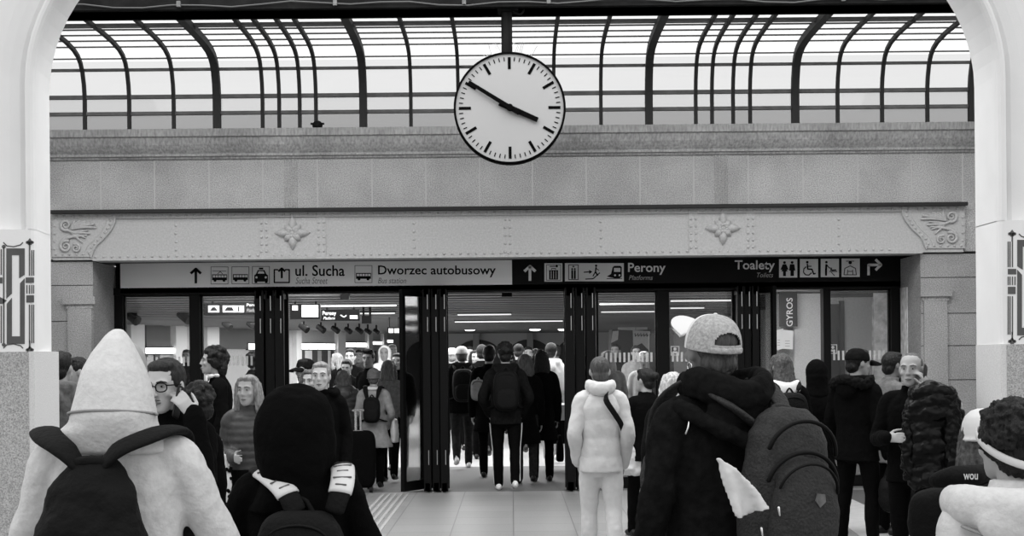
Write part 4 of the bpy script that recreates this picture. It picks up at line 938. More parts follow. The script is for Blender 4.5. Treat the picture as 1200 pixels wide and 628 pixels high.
def backpack(P, label, mat='nylon', z=1.18, w=.155, hgt=.24, d=.085, y=None, straps=True, group=None, tone=None, x=0.0):
    s = P.s; y = (-.235 if y is None else y) * s; z *= s; w *= s; hgt *= s; d *= s; x *= s
    e, off = carried(P, 'backpack', label, 'backpack', (x, y, z - hgt)); vx = max(.009, P.vx)
    mb = MB(); mb.ell((x, y, z), (w, d, hgt), 24, 18, 3.4); mb.build('main_bag', mat, e, off, vox=vx, sm=3, disp=.01, dscale=.08)
    mb = MB(); mb.ell((x, y - d * .85, z - hgt * .38), (w * .8, d * .42, hgt * .5), 20, 12, 3.2); mb.build('front_pocket', mat, e, off, vox=vx, sm=2, disp=.006, dscale=.06)
    mb = MB(); mb.tube([(x - w * .25, y + d * .5, z + hgt * .93), (x, y + d * .6, z + hgt * 1.15), (x + w * .25, y + d * .5, z + hgt * .93)], .009, 8, smooth=3); mb.build('handle', mat, e, off, smooth=True)
    mb = MB(); mb.tube([(x - w * .8, y - d * .62, z + hgt * .2), (x - w * .6, y - d * .8, z + hgt * .68), (x, y - d * .85, z + hgt * .82), (x + w * .6, y - d * .8, z + hgt * .68), (x + w * .8, y - d * .62, z + hgt * .2)], .005, 6, smooth=4); mb.build('zip', 'black_metal', e, off, smooth=True)
    if straps:
        for sg in (-1, 1):
            mb = MB(); S = P.S; mb.tube([Vector((sg * w * .55, y + d * .7, z + hgt * .8)), S((sg * .10, -.145, 1.455)), S((sg * .115, -.02, 1.51)), S((sg * .12, .105, 1.45)), S((sg * .13, .175, 1.3)), S((sg * .16, .16, 1.12)), S((sg * .20, .03, 1.0)), Vector((sg * w * .8, y + d * .6, z - hgt * .7))], [(.010, .032)] * 5 + [(.008, .02)] * 3, 10, ref=(0, 0, 1), smooth=4)
            mb.build('strap', mat, e, off, smooth=True)
    return e, off
def shoulder_bag(P, name, label, cat, x, y, z0, w, h_, d, mat, hx=None, handle=True, hang=None, e=3.0):
    """bag hanging from hand or shoulder, base at z0"""
    en, off = carried(P, name, label, cat, (x, y, z0)); mb = MB(); mb.loft([(z0 + .0, x, y, d * .8, w * .8), (z0 + .02, x, y, d * 1.0, w * .97), (z0 + h_ * .5, x, y, d * .95, w), (z0 + h_ * .95, x, y, d * .55, w * .95), (z0 + h_, x, y, d * .4, w * .92)], 24, e); mb.build('bag_body', mat, en, off, vox=max(.009, P.vx), sm=2, disp=.008, dscale=.06)
    tip = Vector(hang) if hang is not None else Vector((x, y, z0 + h_ + .18))
    for q in (-1, 1): mb = MB(); mb.tube([Vector((x + q * d * .3, y - w * .5, z0 + h_ * .93)), tip + Vector((q * .008, -.015, .0)), tip + Vector((q * .008, .015, 0)), Vector((x + q * d * .3, y + w * .5, z0 + h_ * .93))], .006, 8); mb.build('handle', mat, en, off, smooth=True)
    return en, off
# ------------------------------------------------------------------ the crowd beyond and in the doors
D = person
HB = 'hair_black'
# central doorway
p = D('person with backpack and side striped trousers walking away through the central doorway', 592, 400.5, 18.0, yaw=2, hair=('messy', HB), ht=.035, jk='cloth_coal', hood='down', arms=('pocket', 'pocket'), legs='step', shoe='shoe_white', b=1.06)
backpack(p, 'black backpack on the person with striped trousers in the central doorway', z=1.20)
for sg in (-1, 1):
    hip, knee, ank, _, _ = p.legs[0 if sg < 0 else 1]
    garment(p, 'side_stripe', 'cloth_white', lambda m: m.tube([hip + Vector((sg * .10, .0, -.12)), hip.lerp(knee, .5) + Vector((sg * .092, 0, 0)), knee + Vector((sg * .070, 0, 0)), ank + Vector((sg * .06, 0, 0))], .008, 6, smooth=3), smooth=True)
p = D('person in a long black coat with ash brown hair, right of the striped trousers', 615, 414, 18.9, yaw=0, hair=('bob', 'hair_brown'), jk='cloth_black', hem=.55, b=.92, tr='cloth_dark', legs='step', arms=('down', 'down'))
p = D('person with long dark hair carrying a black bag in the central doorway', 634, 409, 19.3, yaw=4, hair=('long', HB), jk='cloth_black', hem=.55, b=.95, legs='stand', arms=('pocket', 'down'))
shoulder_bag(p, 'tote_bag', 'black flat tote bag hanging from a hand in the central doorway', 'bag', .25, .06, .26, .13, .36, .05, 'cloth_black', hang=(.235, .08, .82))
p = D('person in a dark coat walking away left of the striped trousers', 573, 403.5, 19.9, yaw=-3, hair=('short', HB), jk='cloth_black', hem=.62, arms=('down', 'down'), legs='step')
backpack(p, 'pale grey rucksack slung low on the dark coat left of the striped trousers', mat='cloth_grey', z=1.17, w=.10, hgt=.14, d=.06, x=-.13, straps=False)
p = D('person in a white cap and dark jacket at the left of the central doorway', 541, 405, 21.6, yaw=6, hair=('short', 'hair_brown'), ht=.02, jk='cloth_black', tr='cloth_dark', shoe='shoe_white', legs='walk2', hood='down', b=1.1); cap_on(p, 'cap_white')
backpack(p, 'dark backpack on the person with the white cap in the central doorway', z=1.2)
p = D('person with a pale cap seen at the very left edge of the central doorway', 529.5, 407, 24, yaw=0, hair=('short', 'hair_fair'), jk='cloth_black'); cap_on(p, 'cap_white')
D('person with dark hair and white collar facing the camera behind the white cap', 550.5, 405, 26, yaw=175, hair=('short', HB), jk='cloth_light', legs='stand')
D('person with dark hair and pale top facing the camera beside the dark coat', 557, 409.5, 24.5, yaw=185, hair=('bob', HB), jk='cloth_mid', b=.9, legs='stand')
D('person with round dark hair walking away behind the dark coat', 564.5, 403, 23.4, yaw=0, hair=('short', HB), jk='cloth_black')
D('person with a dark topknot behind the right shoulder of the striped trousers', 607.5, 402.5, 24.2, yaw=0, hair=('bun', HB), jk='cloth_black', head=(0, -14))
D('person with dark hair facing the camera deep in the central doorway', 619, 405.5, 27, yaw=180, hair=('short', HB), jk='cloth_coal', legs='stand')
D('person with grey hair deep in the central doorway, left of the white hooded jacket', 628, 408, 30, yaw=10, hair=('short', 'hair_grey'), jk='cloth_black')
p = D('person in a white hooded jacket walking away at the right of the central doorway', 645.5, 401, 22.6, yaw=-12, hair=('short', HB), ht=.02, jk='cloth_white', hem=.78, tr='cloth_grey', shoe='shoe_white', hood='down', legs='step', b=.95)
D('person with brown hair beyond the white hooded jacket', 652, 403, 28.6, yaw=15, hair=('short', 'hair_brown'), jk='cloth_dark')
D('person with dark hair deep in the passage, left of the topknot', 598, 408.5, 31, yaw=0, hair=('short', HB), jk='cloth_black')
D('person with dark hair facing the camera deep in the passage behind the white cap', 535, 410, 33, yaw=180, hair=('short', HB), jk='cloth_dark', legs='stand')
# left open bay
p = D('person in a pale knee length coat with a black mini rucksack at the left door', 437.5, 431, 18.3, yaw=-2, hair=('short', 'hair_grey'), ht=.025, jk='cloth_grey', hem=.62, skirt=.16, b=1.0, arms=('bent', 'pocket'), legs='step', tr='cloth_black', hood=None); beanie_on(p, 'cloth_mid')
garment(p, 'collar', 'cloth_light', lambda m: m.tube([p.S((.105 * math.cos(a), -.01 + .095 * math.sin(a), 1.475)) for a in [2 * PI * k / 16 for k in range(17)]], .022, 8, ref=(0, 0, 1)), smooth=True)
backpack(p, 'small black rucksack on the pale coat at the left door', z=1.17, w=.125, hgt=.19, d=.075)
p2 = p
e, off = carried(p2, 'carrier_bag', 'pale carrier bag hanging at the right of the pale coat', 'bag', (.26, .05, .60)); mb = MB(); mb.loft([(.60, .26, .05, .05, .1), (.75, .26, .05, .055, .11), (.9, .26, .05, .03, .09)], 16); mb.build('bag_body', 'plastic_bag', e, off, vox=.014, disp=.02); mb = MB(); mb.tube([(.26, 0, .89), (.22, .08, 1.0), (.26, .1, .89)], .006, 6); mb.build('handle', 'plastic_bag', e, off)
p = D('person in a dark quilted jacket seen from behind, left of the pale coat', 402.5, 432.5, 18.75, yaw=8, hair=('bob', 'hair_brown'), jk='quilt_dark', quilt=.085, puff=.015, hood='down', arms=('down', 'down'), legs='stand', tr='cloth_black', b=1.02)
# wheeled suitcase
a = at(421, 571, 17.9); e = empty('suitcase', (a.x, 17.9, 0), 'black wheeled suitcase with raised steel handle below the quilted jacket', 'suitcase'); off = Vector((a.x, 17.9, 0))
mb = MB(); mb.ell((a.x, 17.9, .42), (.21, .12, .36), 24, 16, 5); mb.build('shell', 'cloth_black', e, off, vox=.014, sm=2)
mb = MB(); mb.cyl((a.x - .03, 17.86, .76), (a.x - .03, 17.86, 1.02), .016, 10); mb.cyl((a.x + .03, 17.86, .76), (a.x + .03, 17.86, 1.02), .016, 10); mb.box((a.x - .06, 17.84, .76), (a.x + .06, 17.88, .785)); mb.tube([(a.x - .06, 17.86, 1.03), (a.x + .06, 17.86, 1.03)], .018, 10, ref=(0, 0, 1)); mb.build('telescopic_handle', 'chrome', e, off)
for dx in (-.15, .15):
    mb = MB(); mb.cyl((a.x + dx - .02, 17.88, .045), (a.x + dx + .02, 17.88, .045), .045, 16); mb.build('wheel', 'shoe_black', e, off)
D('person with a dark quiff facing left above the pale coat', 433.5, 408.5, 20.3, yaw=150, head=(15, 0), hair=('quiff', HB), ht=.03, jk='cloth_black', legs='stand', skin='skin')
D('person with short dark hair facing the camera beyond the quilted jacket', 411, 408, 23.5, yaw=175, hair=('short', HB), jk='cloth_black', legs='stand')
p = D('person in a dark headscarf leaning in front of the short haired person', 407, 420, 21.5, yaw=170, head=(0, -15), hair=('short', HB), jk='cloth_coal', legs='stand', b=.95)
D('person in a white hood facing the camera deep in the left bay', 450.5, 404.5, 26.5, yaw=180, hair=(None, HB), ht=.035, jk='cloth_light', hood='up', hoodmat='cap_white', legs='stand', skin='skin_dark')
D('person with light brown hair seen from behind at the edge of the left bay', 454.5, 421, 19.4, yaw=-5, hair=('bob', 'hair_grey'), jk='cloth_mid', legs='step', b=.95)
D('person with a dark fringe facing the camera at the right edge of the left bay', 466, 413, 21.5, yaw=172, hair=('short', HB), jk='cloth_black', legs='stand')
D('person with loose pale brown hair deep in the left bay', 396.5, 413, 25, yaw=60, hair=('bob', 'hair_fair'), jk='cloth_black', legs='step')
D('person with pale grey hair and beige coat far behind the white hood', 459, 403, 30, yaw=200, hair=('short', 'hair_fair'), jk='cloth_grey', legs='stand')
D('person with dark hair in the far middle of the left bay', 421, 409, 29, yaw=180, hair=('short', HB), jk='cloth_mid', legs='stand')
# left bay, hall side
p = D('person with fair pinned up hair and dark coat facing the camera in the left bay', 376.5, 422.5, 12.0, yaw=178, head=(0, 0), skin='skin_pale', hair=('bun', 'hair_fair'), jk='cloth_black', hood='down', arms=('down', 'pocket'), legs='step', b=.95, hem=.72)
p = D('person with a dark flat cap and sideways smile behind the fair haired one', 358.5, 419, 14.6, yaw=170, head=(-25, 0), hair=('short', HB), jk='cloth_black', legs='stand'); cap_on(p, 'cloth_coal')
D('person half hidden between the flat cap and the fair haired one', 366, 431.5, 13.6, yaw=160, hair=('bob', 'hair_grey'), jk='cloth_coal', legs='stand', b=.9)
p = D('person with shoulder length fair hair in a dark quilted jacket with a patterned bag', 292, 437.5, 10.5, yaw=178, head=(-14, 0), skin='skin', hair=('bob', 'hair_fair'), jk='quilt_dark', quilt=.06, puff=.006, arms=('hold', 'bent'), legs='step', hem=.74, b=.93, tr='cloth_black')
p_q = p
pv = D('person in profile with swept dark hair and white collar at the left doors', 254, 405.5, 13.8, yaw=105, head=(-5, 6), skin='skin', hair=('messy', HB), ht=.03, jk='cloth_black', arms=('down', 'down'), legs='stand', hair_fn=lambda m, rnd: [m.ell(c_, r_, 12, 8) for c_, r_ in (((-.068, -.03, .0), (.028, .055, .06)), ((.068, -.03, .0), (.028, .055, .06)), ((0, -.085, -.05), (.075, .05, .09)), ((0, .05, .085), (.06, .04, .03)))])
garment(pv, 'shirt_collar', 'cloth_white', lambda m: (m.tube([pv.S((-.05, .10, 1.49)), pv.S((-.06, .105, 1.40)), pv.S((-.02, .145, 1.33))], [(.012, .03), (.012, .035), (.01, .012)], 10, smooth=3), m.tube([pv.S((.05, .10, 1.49)), pv.S((.06, .105, 1.40)), pv.S((.02, .145, 1.33))], [(.012, .03), (.012, .035), (.01, .012)], 10, smooth=3), m.tube([pv.S((-.085, -.0, 1.50)), pv.S((-.07, .07, 1.495)), pv.S((0, .095, 1.46)), pv.S((.07, .07, 1.495)), pv.S((.085, 0, 1.50))], .02, 8, smooth=3)), smooth=True)
D('person standing behind the striped glass of the second door, dark head only', 297, 411, 20.5, yaw=-60, hair=('curly', HB), ht=.03, jk='cloth_black', legs='stand')
D('small dark person seen through the leftmost glass door beyond the spectacles', 219, 409, 30, yaw=180, hair=('short', HB), jk='cloth_dark', legs='stand')
# right glass doors
D('person with light brown hair seen through the third glass door, left one', 713, 410, 20.6, yaw=10, hair=('bob', 'hair_fair'), jk='cloth_mid', legs='stand')
D('dark haired person seen through the third glass door in front of the kiosk', 722, 402, 27, yaw=160, hair=('short', HB), jk='cloth_dark', legs='stand')
D('person with short dark hair through the third glass door, before the right poster', 745, 404, 26, yaw=185, hair=('short', 'hair_dark'), jk='cloth_grey', legs='stand')
p = D('person in a white knitted hat seen through the third glass door', 754.5, 411, 21.7, yaw=175, hair=('short', 'hair_fair'), ht=.03, jk='cloth_light', legs='stand'); beanie_on(p, 'cap_white')
# right part of the hall
p = D('person with dark tied hair and black jacket in front of the third glass door', 757, 430, 13.2, yaw=12, head=(35, 0), hair=('bun', HB), jk='cloth_black', b=.95, arms=('down', 'bent'), legs='walk')
e, off = carried(p, 'carrier_bag', 'crumpled white plastic bag carried between the white clothes and the dark coat', 'bag', (-.12, .05, .58)); mb = MB(); mb.loft([(.58, -.12, .05, .09, .10), (.63, -.12, .05, .13, .12), (.78, -.12, .05, .125, .12), (.92, -.11, .05, .07, .08), (1.0, -.10, .05, .03, .03)], 20); mb.build('bag_body', 'plastic_bag', e, off, vox=.012, disp=.04, dscale=.05); mb = MB(); mb.tube([(-.13, .02, .97), (-.16, .05, 1.06), (-.1, .09, .97)], .008, 8); mb.build('handle', 'plastic_bag', e, off)
p = D('person with long straight blonde hair and a dark coat just left of the grey cap', 788.5, 434.5, 10.9, yaw=-4, hair=('long', 'hair_blonde'), jk='cloth_coal', hem=.7, arms=('down', 'down'), legs='stand', b=.98)
p = D('person with brown wavy hair, white hood and dark rucksack near the right doors', 917, 412, 12.9, yaw=8, hair=('bob', 'hair_brown'), ht=.025, jk='cloth_black', arms=('down', 'down'), legs='step')
garment(p, 'hood', 'cap_white', lambda m: (m.tube([p.S((-.13, .05, 1.45)), p.S((-.12, -.07, 1.455)), p.S((0, -.15, 1.40)), p.S((.12, -.07, 1.455)), p.S((.13, .05, 1.45))], [(.04, .03), (.06, .035), (.09, .04), (.06, .035), (.04, .03)], 12, ref=(0, 0, 1), smooth=3)), vox=.01)
backpack(p, 'black rucksack on the person with the white hood near the right doors', z=1.16)
p = D('person under a long black hood seen from behind near the right doors', 957, 421, 13.4, yaw=-6, hair=(None, HB), ht=.03, jk='cloth_black', hem=.5, skirt=.05, hood='up', legs='stand', b=1.0)
e, off = carried(p, 'tote_bag', 'pale narrow shopping bag beside the long black hood', 'bag', (.27, .08, .47)); mb = MB(); mb.loft([(.47, .27, .08, .04, .10), (.6, .27, .08, .05, .11), (.84, .27, .08, .03, .10)], 20, 3); mb.build('bag_body', 'cloth_grey', e, off, vox=.012); mb = MB(); mb.tube([(.27, .02, .83), (.27, .07, .9), (.27, .14, .83)], .007, 8); mb.build('handle', 'cloth_grey', e, off)
# ------------------------------------------------------------------ people in the hall, nearest last
# quilted jacket's patterned bag
p = p_q
e, off = carried(p, 'tote_bag', 'white tote bag with dark flower pattern hanging from the quilted jacket', 'bag', (.17, .23, .66)); x0, y0, z0 = .17, .23, .66
garment(p, 'belt_bag', 'cloth_black', lambda m: m.loft([(.70, 0, 0, .19, .16), (.80, 0, .0, .188, .16), (.88, 0, 0, .18, .152)], 24), vox=.012)
mb = MB(); mb.loft([(z0, x0, y0, .075, .035), (z0 + .03, x0, y0, .088, .05), (z0 + .18, x0, y0, .085, .045), (z0 + .31, x0, y0, .06, .02), (z0 + .34, x0, y0, .045, .012)], 20, 2.6); tb = mb.build('bag_body', 'plastic_bag', e, off, vox=.009, disp=.02, dscale=.06)
mb = MB(); rnd = random.Random(4)
for k in range(26):
    a, z = rnd.uniform(-.2, PI + .2), z0 + rnd.uniform(.03, .27); c = Vector((x0 + .084 * math.cos(a), y0 + .047 * math.sin(a) ** .6 if math.sin(a) > 0 else y0, z)); mb.ell(c, (.012, .014, .014), 8, 6)
mb.build('flower_print', 'cloth_black', e, off)
for q in (-1, 1): mb = MB(); mb.tube([Vector((x0 + q * .035, y0, z0 + .32)), Vector((x0 + q * .012, y0 - .02, z0 + .40)), Vector((x0 + .004 * q, y0 - .04, z0 + .44))], .007, 8, smooth=3); mb.build('handle', 'plastic_bag', e, off)
# people beside the left pier
D('person with black hair and a grey hooded jacket half behind the white pier', 69, 408.5, 11.0, yaw=-10, hair=('short', HB), ht=.03, jk='cloth_mid', hood='down', legs='stand', arms=('down', 'down'))
p = D('person with a dark cap of hair looking left, between the pier and the white hood', 94, 417, 12.4, yaw=115, head=(10, 0), skin='skin', hair=('short', HB), ht=.02, jk='cloth_mid', legs='stand', b=.9)
# white clothes
p = D('person in white puffer waistcoat, hood and white trousers walking away in the middle', 703, 417, 11.35, yaw=1, hair=('buzz', 'hair_grey'), ht=.01, jk='cloth_white', quilt=.155, qamp=.45, puff=.004, hem=.80, sleeve='cloth_white', arms=(((.235, -.06, 1.12), (.20, .08, .90)), ((.235, -.06, 1.12), (.215, .08, .88))), tr='cloth_white', shoe='shoe_white', legs='step', wide=1.12, b=.93, dispj=.012)
p.hair.data.materials[0] = MATS['hair_brown']; pw = p
e, off = carried(p, 'crossbody_bag', 'black crossbody strap and bag on the white puffer waistcoat', 'bag', (.20, .0, .95)); mb = MB(); mb.tube([p.S((.05, -.12, 1.475)), p.S((.035, -.185, 1.40)), p.S((.10, -.182, 1.30)), p.S((.17, -.13, 1.2)), p.S((.21, -.03, 1.1))], [(.022, .006)] * 5, 8, ref=(.6, 0, .8), smooth=4); mb.build('strap', 'nylon', e, off); mb = MB(); mb.ell(p.S((.19, .1, 1.03)), (.05, .07, .09), 14, 10, 3); mb.build('pouch', 'nylon', e, off)
garment(pw, 'hood', 'cloth_white', lambda m: m.tube([pw.S((-.085, .06, 1.50)), pw.S((-.095, -.03, 1.515)), pw.S((-.06, -.10, 1.50)), pw.S((0, -.125, 1.485)), pw.S((.06, -.10, 1.50)), pw.S((.095, -.03, 1.515)), pw.S((.085, .06, 1.50))], [(.04, .03), (.05, .035), (.055, .04), (.06, .045), (.055, .04), (.05, .035), (.04, .03)], 12, ref=(0, 0, 1), smooth=3), vox=.009, sm=4, disp=.012)
# curly head behind the telephone
p = D('person with dark curly hair just behind the hand holding the telephone', 225, 447, 8.3, yaw=25, hair=('curly', HB), ht=.04, jk='cloth_black', arms=('down', 'down'), legs='stand', b=.74, face=False, headoff=(.045, 0))
garment(p, 'scarf', 'cloth_grey', lambda m: m.tube([p.S((-.07, .11, 1.48)), p.S((-.085, .16, 1.38)), p.S((-.09, .17, 1.25))], [(.02, .03), (.022, .035), (.015, .03)], 10, smooth=3), vox=.008, disp=.03, dscale=.02)
# spectacles and telephone
p = D('person with short dark hair and black glasses holding a telephone to the ear', 197, 417.5, 6.6, yaw=172, head=(-8, -7), skin='skin_pale', hair=('short', 'hair_dark'), ht=.02, jk='cloth_black', legs='stand', vox=.007, b=.98, face=True,
      arms=(((.240, .16, 1.17), (.180, .12, 1.465)), 'down'), hands=(((.55, .15, .8), (.5, -.8, -.2), (-.6, -.2, .75), .5), None), cuff=.05)
def rims(m):
    for sg in (-1, 1):
        m.tube([(sg * .0335 + .0245 * math.copysign(abs(math.cos(a)) ** .75, math.cos(a)), .1035 - .012 * abs(math.cos(a)) * (1 if math.cos(a) * sg > 0 else 0), .008 + .020 * math.copysign(abs(math.sin(a)) ** .75, math.sin(a))) for a in [2 * PI * k / 20 for k in range(21)]], .0028, 8)
        m.tube([(sg * .058, .092, .016), (sg * .08, .04, .012), (sg * .082, -.01, .008)], .003, 6)
    m.tube([(-.010, .107, .012), (0, .110, .015), (.010, .107, .012)], .0028, 6)
garment(p, 'glasses', 'black_metal', rims, head=True, smooth=True)
garment(p, 'stubble', 'cloth_mid', lambda m: m.tube([(-.020, .0945, -.052), (0, .1035, -.049), (.020, .0945, -.052)], [.0025, .0045, .0025], 6), head=True, smooth=True)
sh, el, wr = p.arms[0]; pc = wr + Vector((.085, -.02, .085)); e, off = carried(p, 'mobile_phone', 'dark mobile phone held to the ear of the person with glasses', 'phone', pc - Vector((0, 0, .07)))
Rm = (Matrix.Translation(pc) @ Matrix.Rotation(.30, 4, 'X') @ Matrix.Rotation(-.10, 4, 'Y')); mb = MB(); mb.X = Rm; mb.ell((0, 0, 0), (.0045, .036, .076), 20, 12, 7); mb.build('case', 'shoe_black', e, off, smooth=True); mb = MB(); mb.X = Rm; mb.box((.0044, -.032, -.070), (.0056, .032, .070)); mb.build('screen', 'black_metal', e, off); mb = MB(); mb.X = Rm; mb.cyl((-.0060, .018, .055), (-.004, .018, .055), .008, 12); mb.build('lens', 'steel', e, off)
garment(p, 'logo', 'cloth_white', lambda m: m.prism([p.S((-.155, .175, 1.36)), p.S((-.125, .178, 1.36)), p.S((-.14, .176, 1.385))], (0, .006, 0)))

# three talking at the right
p = D('person in a mid grey coat half hidden between the black cap and the telephone', 1043, 411, 13.3, yaw=-70, head=(0, 0), hair=('short', HB), jk='cloth_mid', hem=.7, arms=('bent', 'bent'), legs='stand', b=1.02, skin='skin_dark')
p = D('person in a black cap and black jacket turned right, holding a dark holdall', 1003, 407, 12.3, yaw=-48, head=(-25, -4), hair=('short', HB), ht=.02, jk='cloth_black', arms=('down', 'down'), legs='apart', hood='down', b=1.12, hem=.78)
cp = cap_on(p, 'cloth_coal', peak_yaw=0)
mb = MB(); mb.X = p.HM; mb.tube([(-.088, -.03, .075), (-.092, .0, .088), (-.089, .012, .078)], .004, 6); mb.tube([(-.092, .0, .088), (-.093, -.005, .07)], .004, 6); mb.build('emblem', 'cloth_white', cp)
garment(p, 'fur_trim', 'cloth_coal', lambda m: [m.ell(p.S((.16 * math.cos(a), -.05 + .12 * math.sin(a), 1.47 + .02 * math.sin(3 * a))), (.045, .045, .05), 8, 6) for a in [PI * .9 + PI * 1.2 * k / 12 for k in range(13)]], vox=.01, disp=.04, dscale=.02)
sh, el, wr = p.arms[1]
e, off = carried(p, 'holdall', 'black soft holdall hanging from the hand of the person in the black cap', 'bag', wr + Vector((.03, .10, -.52))); c = off
mb = MB(); mb.ell(c + Vector((0, 0, .17)), (.11, .19, .17), 22, 14, 2.8); mb.build('bag_body', 'nylon', e, off, vox=.010, disp=.02)
mb = MB(); mb.ell(c + Vector((.09, 0, .14)), (.05, .13, .10), 18, 12, 3); mb.build('side_pocket', 'nylon', e, off, vox=.010)
for q in (-1, 1): mb = MB(); mb.tube([c + Vector((q * .05, -.10, .32)), c + Vector((q * .02, -.06, .45)), c + Vector((q * .02, .0, .47)), c + Vector((q * .05, .10, .32))], .011, 8, smooth=3); mb.build('handle', 'nylon', e, off)
# older person with the telephone
p = D('older person with cropped grey hair telephoning, a shiny jacket over the arm', 1069, 413, 10.2, yaw=150, head=(2, 0), skin='skin', hair=('buzz', 'hair_grey'), ht=.008, jk='cloth_black', legs='stand', vox=.0075, b=1.1, face=True,
      arms=(((.33, .06, 1.20), (.145, .10, 1.475)), ((.225, .06, 1.12), (.10, .33, 1.14))), hands=(((.25, .1, 1), (.9, -.2, 0), (.1, .9, 0), .55), ((-.9, .3, .05), (0, -1, -.2), (0, .1, 1), .5)))
sh, el, wr = p.arms[0]; pc = wr + Vector((.03, -.015, .11)); e, off = carried(p, 'mobile_phone', 'black mobile phone at the ear of the older grey haired person', 'phone', pc - Vector((0, 0, .07))); Rm = Matrix.Translation(pc) @ Matrix.Rotation(.35, 4, 'X'); mb = MB(); mb.X = Rm; mb.ell((0, 0, 0), (.005, .037, .077), 20, 12, 7); mb.build('case', 'shoe_black', e, off, smooth=True); mb = MB(); mb.X = Rm; mb.box((.0048, -.032, -.07), (.006, .032, .07)); mb.build('screen', 'black_metal', e, off)
# jacket over the arm
b0 = Vector((-.14, .24, .72)); e, off = carried(p, 'puffer_jacket', 'shiny black quilted jacket carried over the arm of the older person', 'jacket', b0)
mb = MB(); rnd = random.Random(9)
for k in range(9):
    z = .80 + .075 * k; w = .15 + .025 * math.sin(k * 1.3); mb.tube([(-.19 - w * .9, .20 + .02 * math.sin(k), z), (-.18 - w * .3, .27 + .02 * math.cos(k * 2), z + .02), (-.16 + w * .4, .28, z - .02 * (k % 2)), (-.18 + w * .8, .22, z + .01)], [.055, .065, .065, .05], 12, ref=(0, 0, 1), smooth=3)
mb.build('quilted_body', 'quilt_black', e, off, vox=.010, sm=1, disp=.045, dscale=.075)
mb = MB(); mb.tube([(-.30, .22, 1.36), (-.34, .26, 1.1), (-.33, .27, .84)], [.07, .062, .055], 14, smooth=4); mb.tube([(-.05, .27, 1.26), (-.04, .31, 1.05), (-.05, .31, .84)], [.05, .05, .045], 14, smooth=4); mb.build('sleeves', 'quilt_black', e, off, vox=.010, sm=1, disp=.05, dscale=.04)
e, off = backpack(p, 'black rucksack with pale edge stripes behind the older person', z=1.18, w=.17, hgt=.25, d=.10, x=-.13, straps=False)
for k in (0, 1): mb = MB(); s = p.s; mb.tube([(-.308 * s, (-.27 + .06 * k) * s, 1.0 * s), (-.308 * s, (-.27 + .06 * k) * s, 1.2 * s), (-.295 * s, (-.26 + .06 * k) * s, 1.37 * s), (-.24 * s, (-.25 + .06 * k) * s, 1.43 * s)], .008, 6, smooth=3); mb.build('edge_stripe', 'cloth_light', e, off)

# woollen hat
p = D('person in a pale knitted hat behind the curly head at the right', 1150, 476, 5.7, yaw=-25, hair=('long', 'hair_brown'), ht=.03, jk='cloth_black', arms=('down', 'down'), legs='stand', b=.98, face=False); beanie_on(p, 'cap_white')
e, off = carried(p, 'shoulder_bag', 'dark shoulder bag with white marks beside the pale knitted hat', 'bag', (-.1, -.2, .9)); mb = MB(); mb.tube([p.S((-.20, -.09, 1.36)), p.S((-.10, -.17, 1.33)), p.S((.03, -.185, 1.35)), p.S((.14, -.13, 1.42))], [(.05, .03), (.06, .035), (.06, .035), (.05, .03)], 12, ref=(0, 0, 1), smooth=3); mb.build('strap', 'nylon', e, off, vox=.010, disp=.01); mb = MB(); mb.ell((-.1, -.24, 1.03), (.15, .08, .13), 18, 12, 3); mb.build('bag_body', 'nylon', e, off, vox=.012, disp=.01)
Mi = Matrix.Rotation(-p.yaw, 4, 'Z') @ Matrix.Translation(-p.loc); mb = MB(); mb.X = Mi; mb.tube([at(1098, 563, 5.36), at(1118, 558, 5.30), at(1140, 557, 5.30), at(1160, 552, 5.36)], [(.03, .035), (.04, .05), (.04, .05), (.03, .035)], 14, ref=(0, 0, 1), smooth=3); mb.build('flap', 'nylon', e, off, vox=.009)
ft = text('wou', 1129, 555, 1146, 562, 5.235, 'cloth_white', e); ft.data.transform(Matrix.Translation(-off) @ Mi); ft.name = 'lettering'

# ---------------- curly head, light fleece, lower right corner
p = D('person with curly black hair, pale headband and light fleece at the lower right', 1188, 469, 4.2, yaw=10, head=(14, 2), skin='skin', hair=(None, HB), ht=.03, jk='fleece', hood=None, arms=('down', 'down'), legs='stand', b=1.22, vox=.008, face=True, dispj=.012)
def curls(m, rnd):
    m.ell((0, -.025, .05), (.10, .112, .098), 20, 14); m.ell((0, -.06, -.03), (.092, .07, .07), 14, 10)
    for _ in range(190):
        az, el = rnd.uniform(0, 2 * PI), rnd.uniform(-.9, 1.5); q = Vector((.104 * math.cos(el) * math.cos(az), -.03 + .118 * math.cos(el) * math.sin(az), .045 + .10 * math.sin(el)))
        if q.y > .03 and q.z < .06: continue
        r = rnd.uniform(.010, .022); m.ell(q, (r, r, r), 8, 6)
mb = MB(); mb.X = p.HM; curls(mb, random.Random(5)); mb.build('hair', HB, p.root, vox=.006, sm=1, disp=.02, dscale=.012)
garment(p, 'headband', 'reflective', lambda m: m.tube([(.108 * math.cos(a), -.018 + .118 * math.sin(a), -.002 + .055 * math.sin(a)) for a in [2 * PI * k / 40 for k in range(41)]], [(.013, .005)] * 41, 8, ref=(0, 0, 1)), head=True, smooth=True)
garment(p, 'hood', 'fleece', lambda m: (m.tube([p.S((-.16, .06, 1.44)), p.S((-.175, -.06, 1.44)), p.S((-.11, -.16, 1.43)), p.S((0, -.19, 1.425)), p.S((.11, -.16, 1.43)), p.S((.175, -.06, 1.44)), p.S((.16, .06, 1.44))], [(.05, .04), (.06, .05), (.065, .055), (.07, .055), (.065, .055), (.06, .05), (.05, .04)], 14, ref=(0, 0, 1), smooth=3), m.ell(p.S((0, -.17, 1.39)), (.20, .06, .10), 18, 12)), vox=.010, sm=6, disp=.012, dscale=.14)
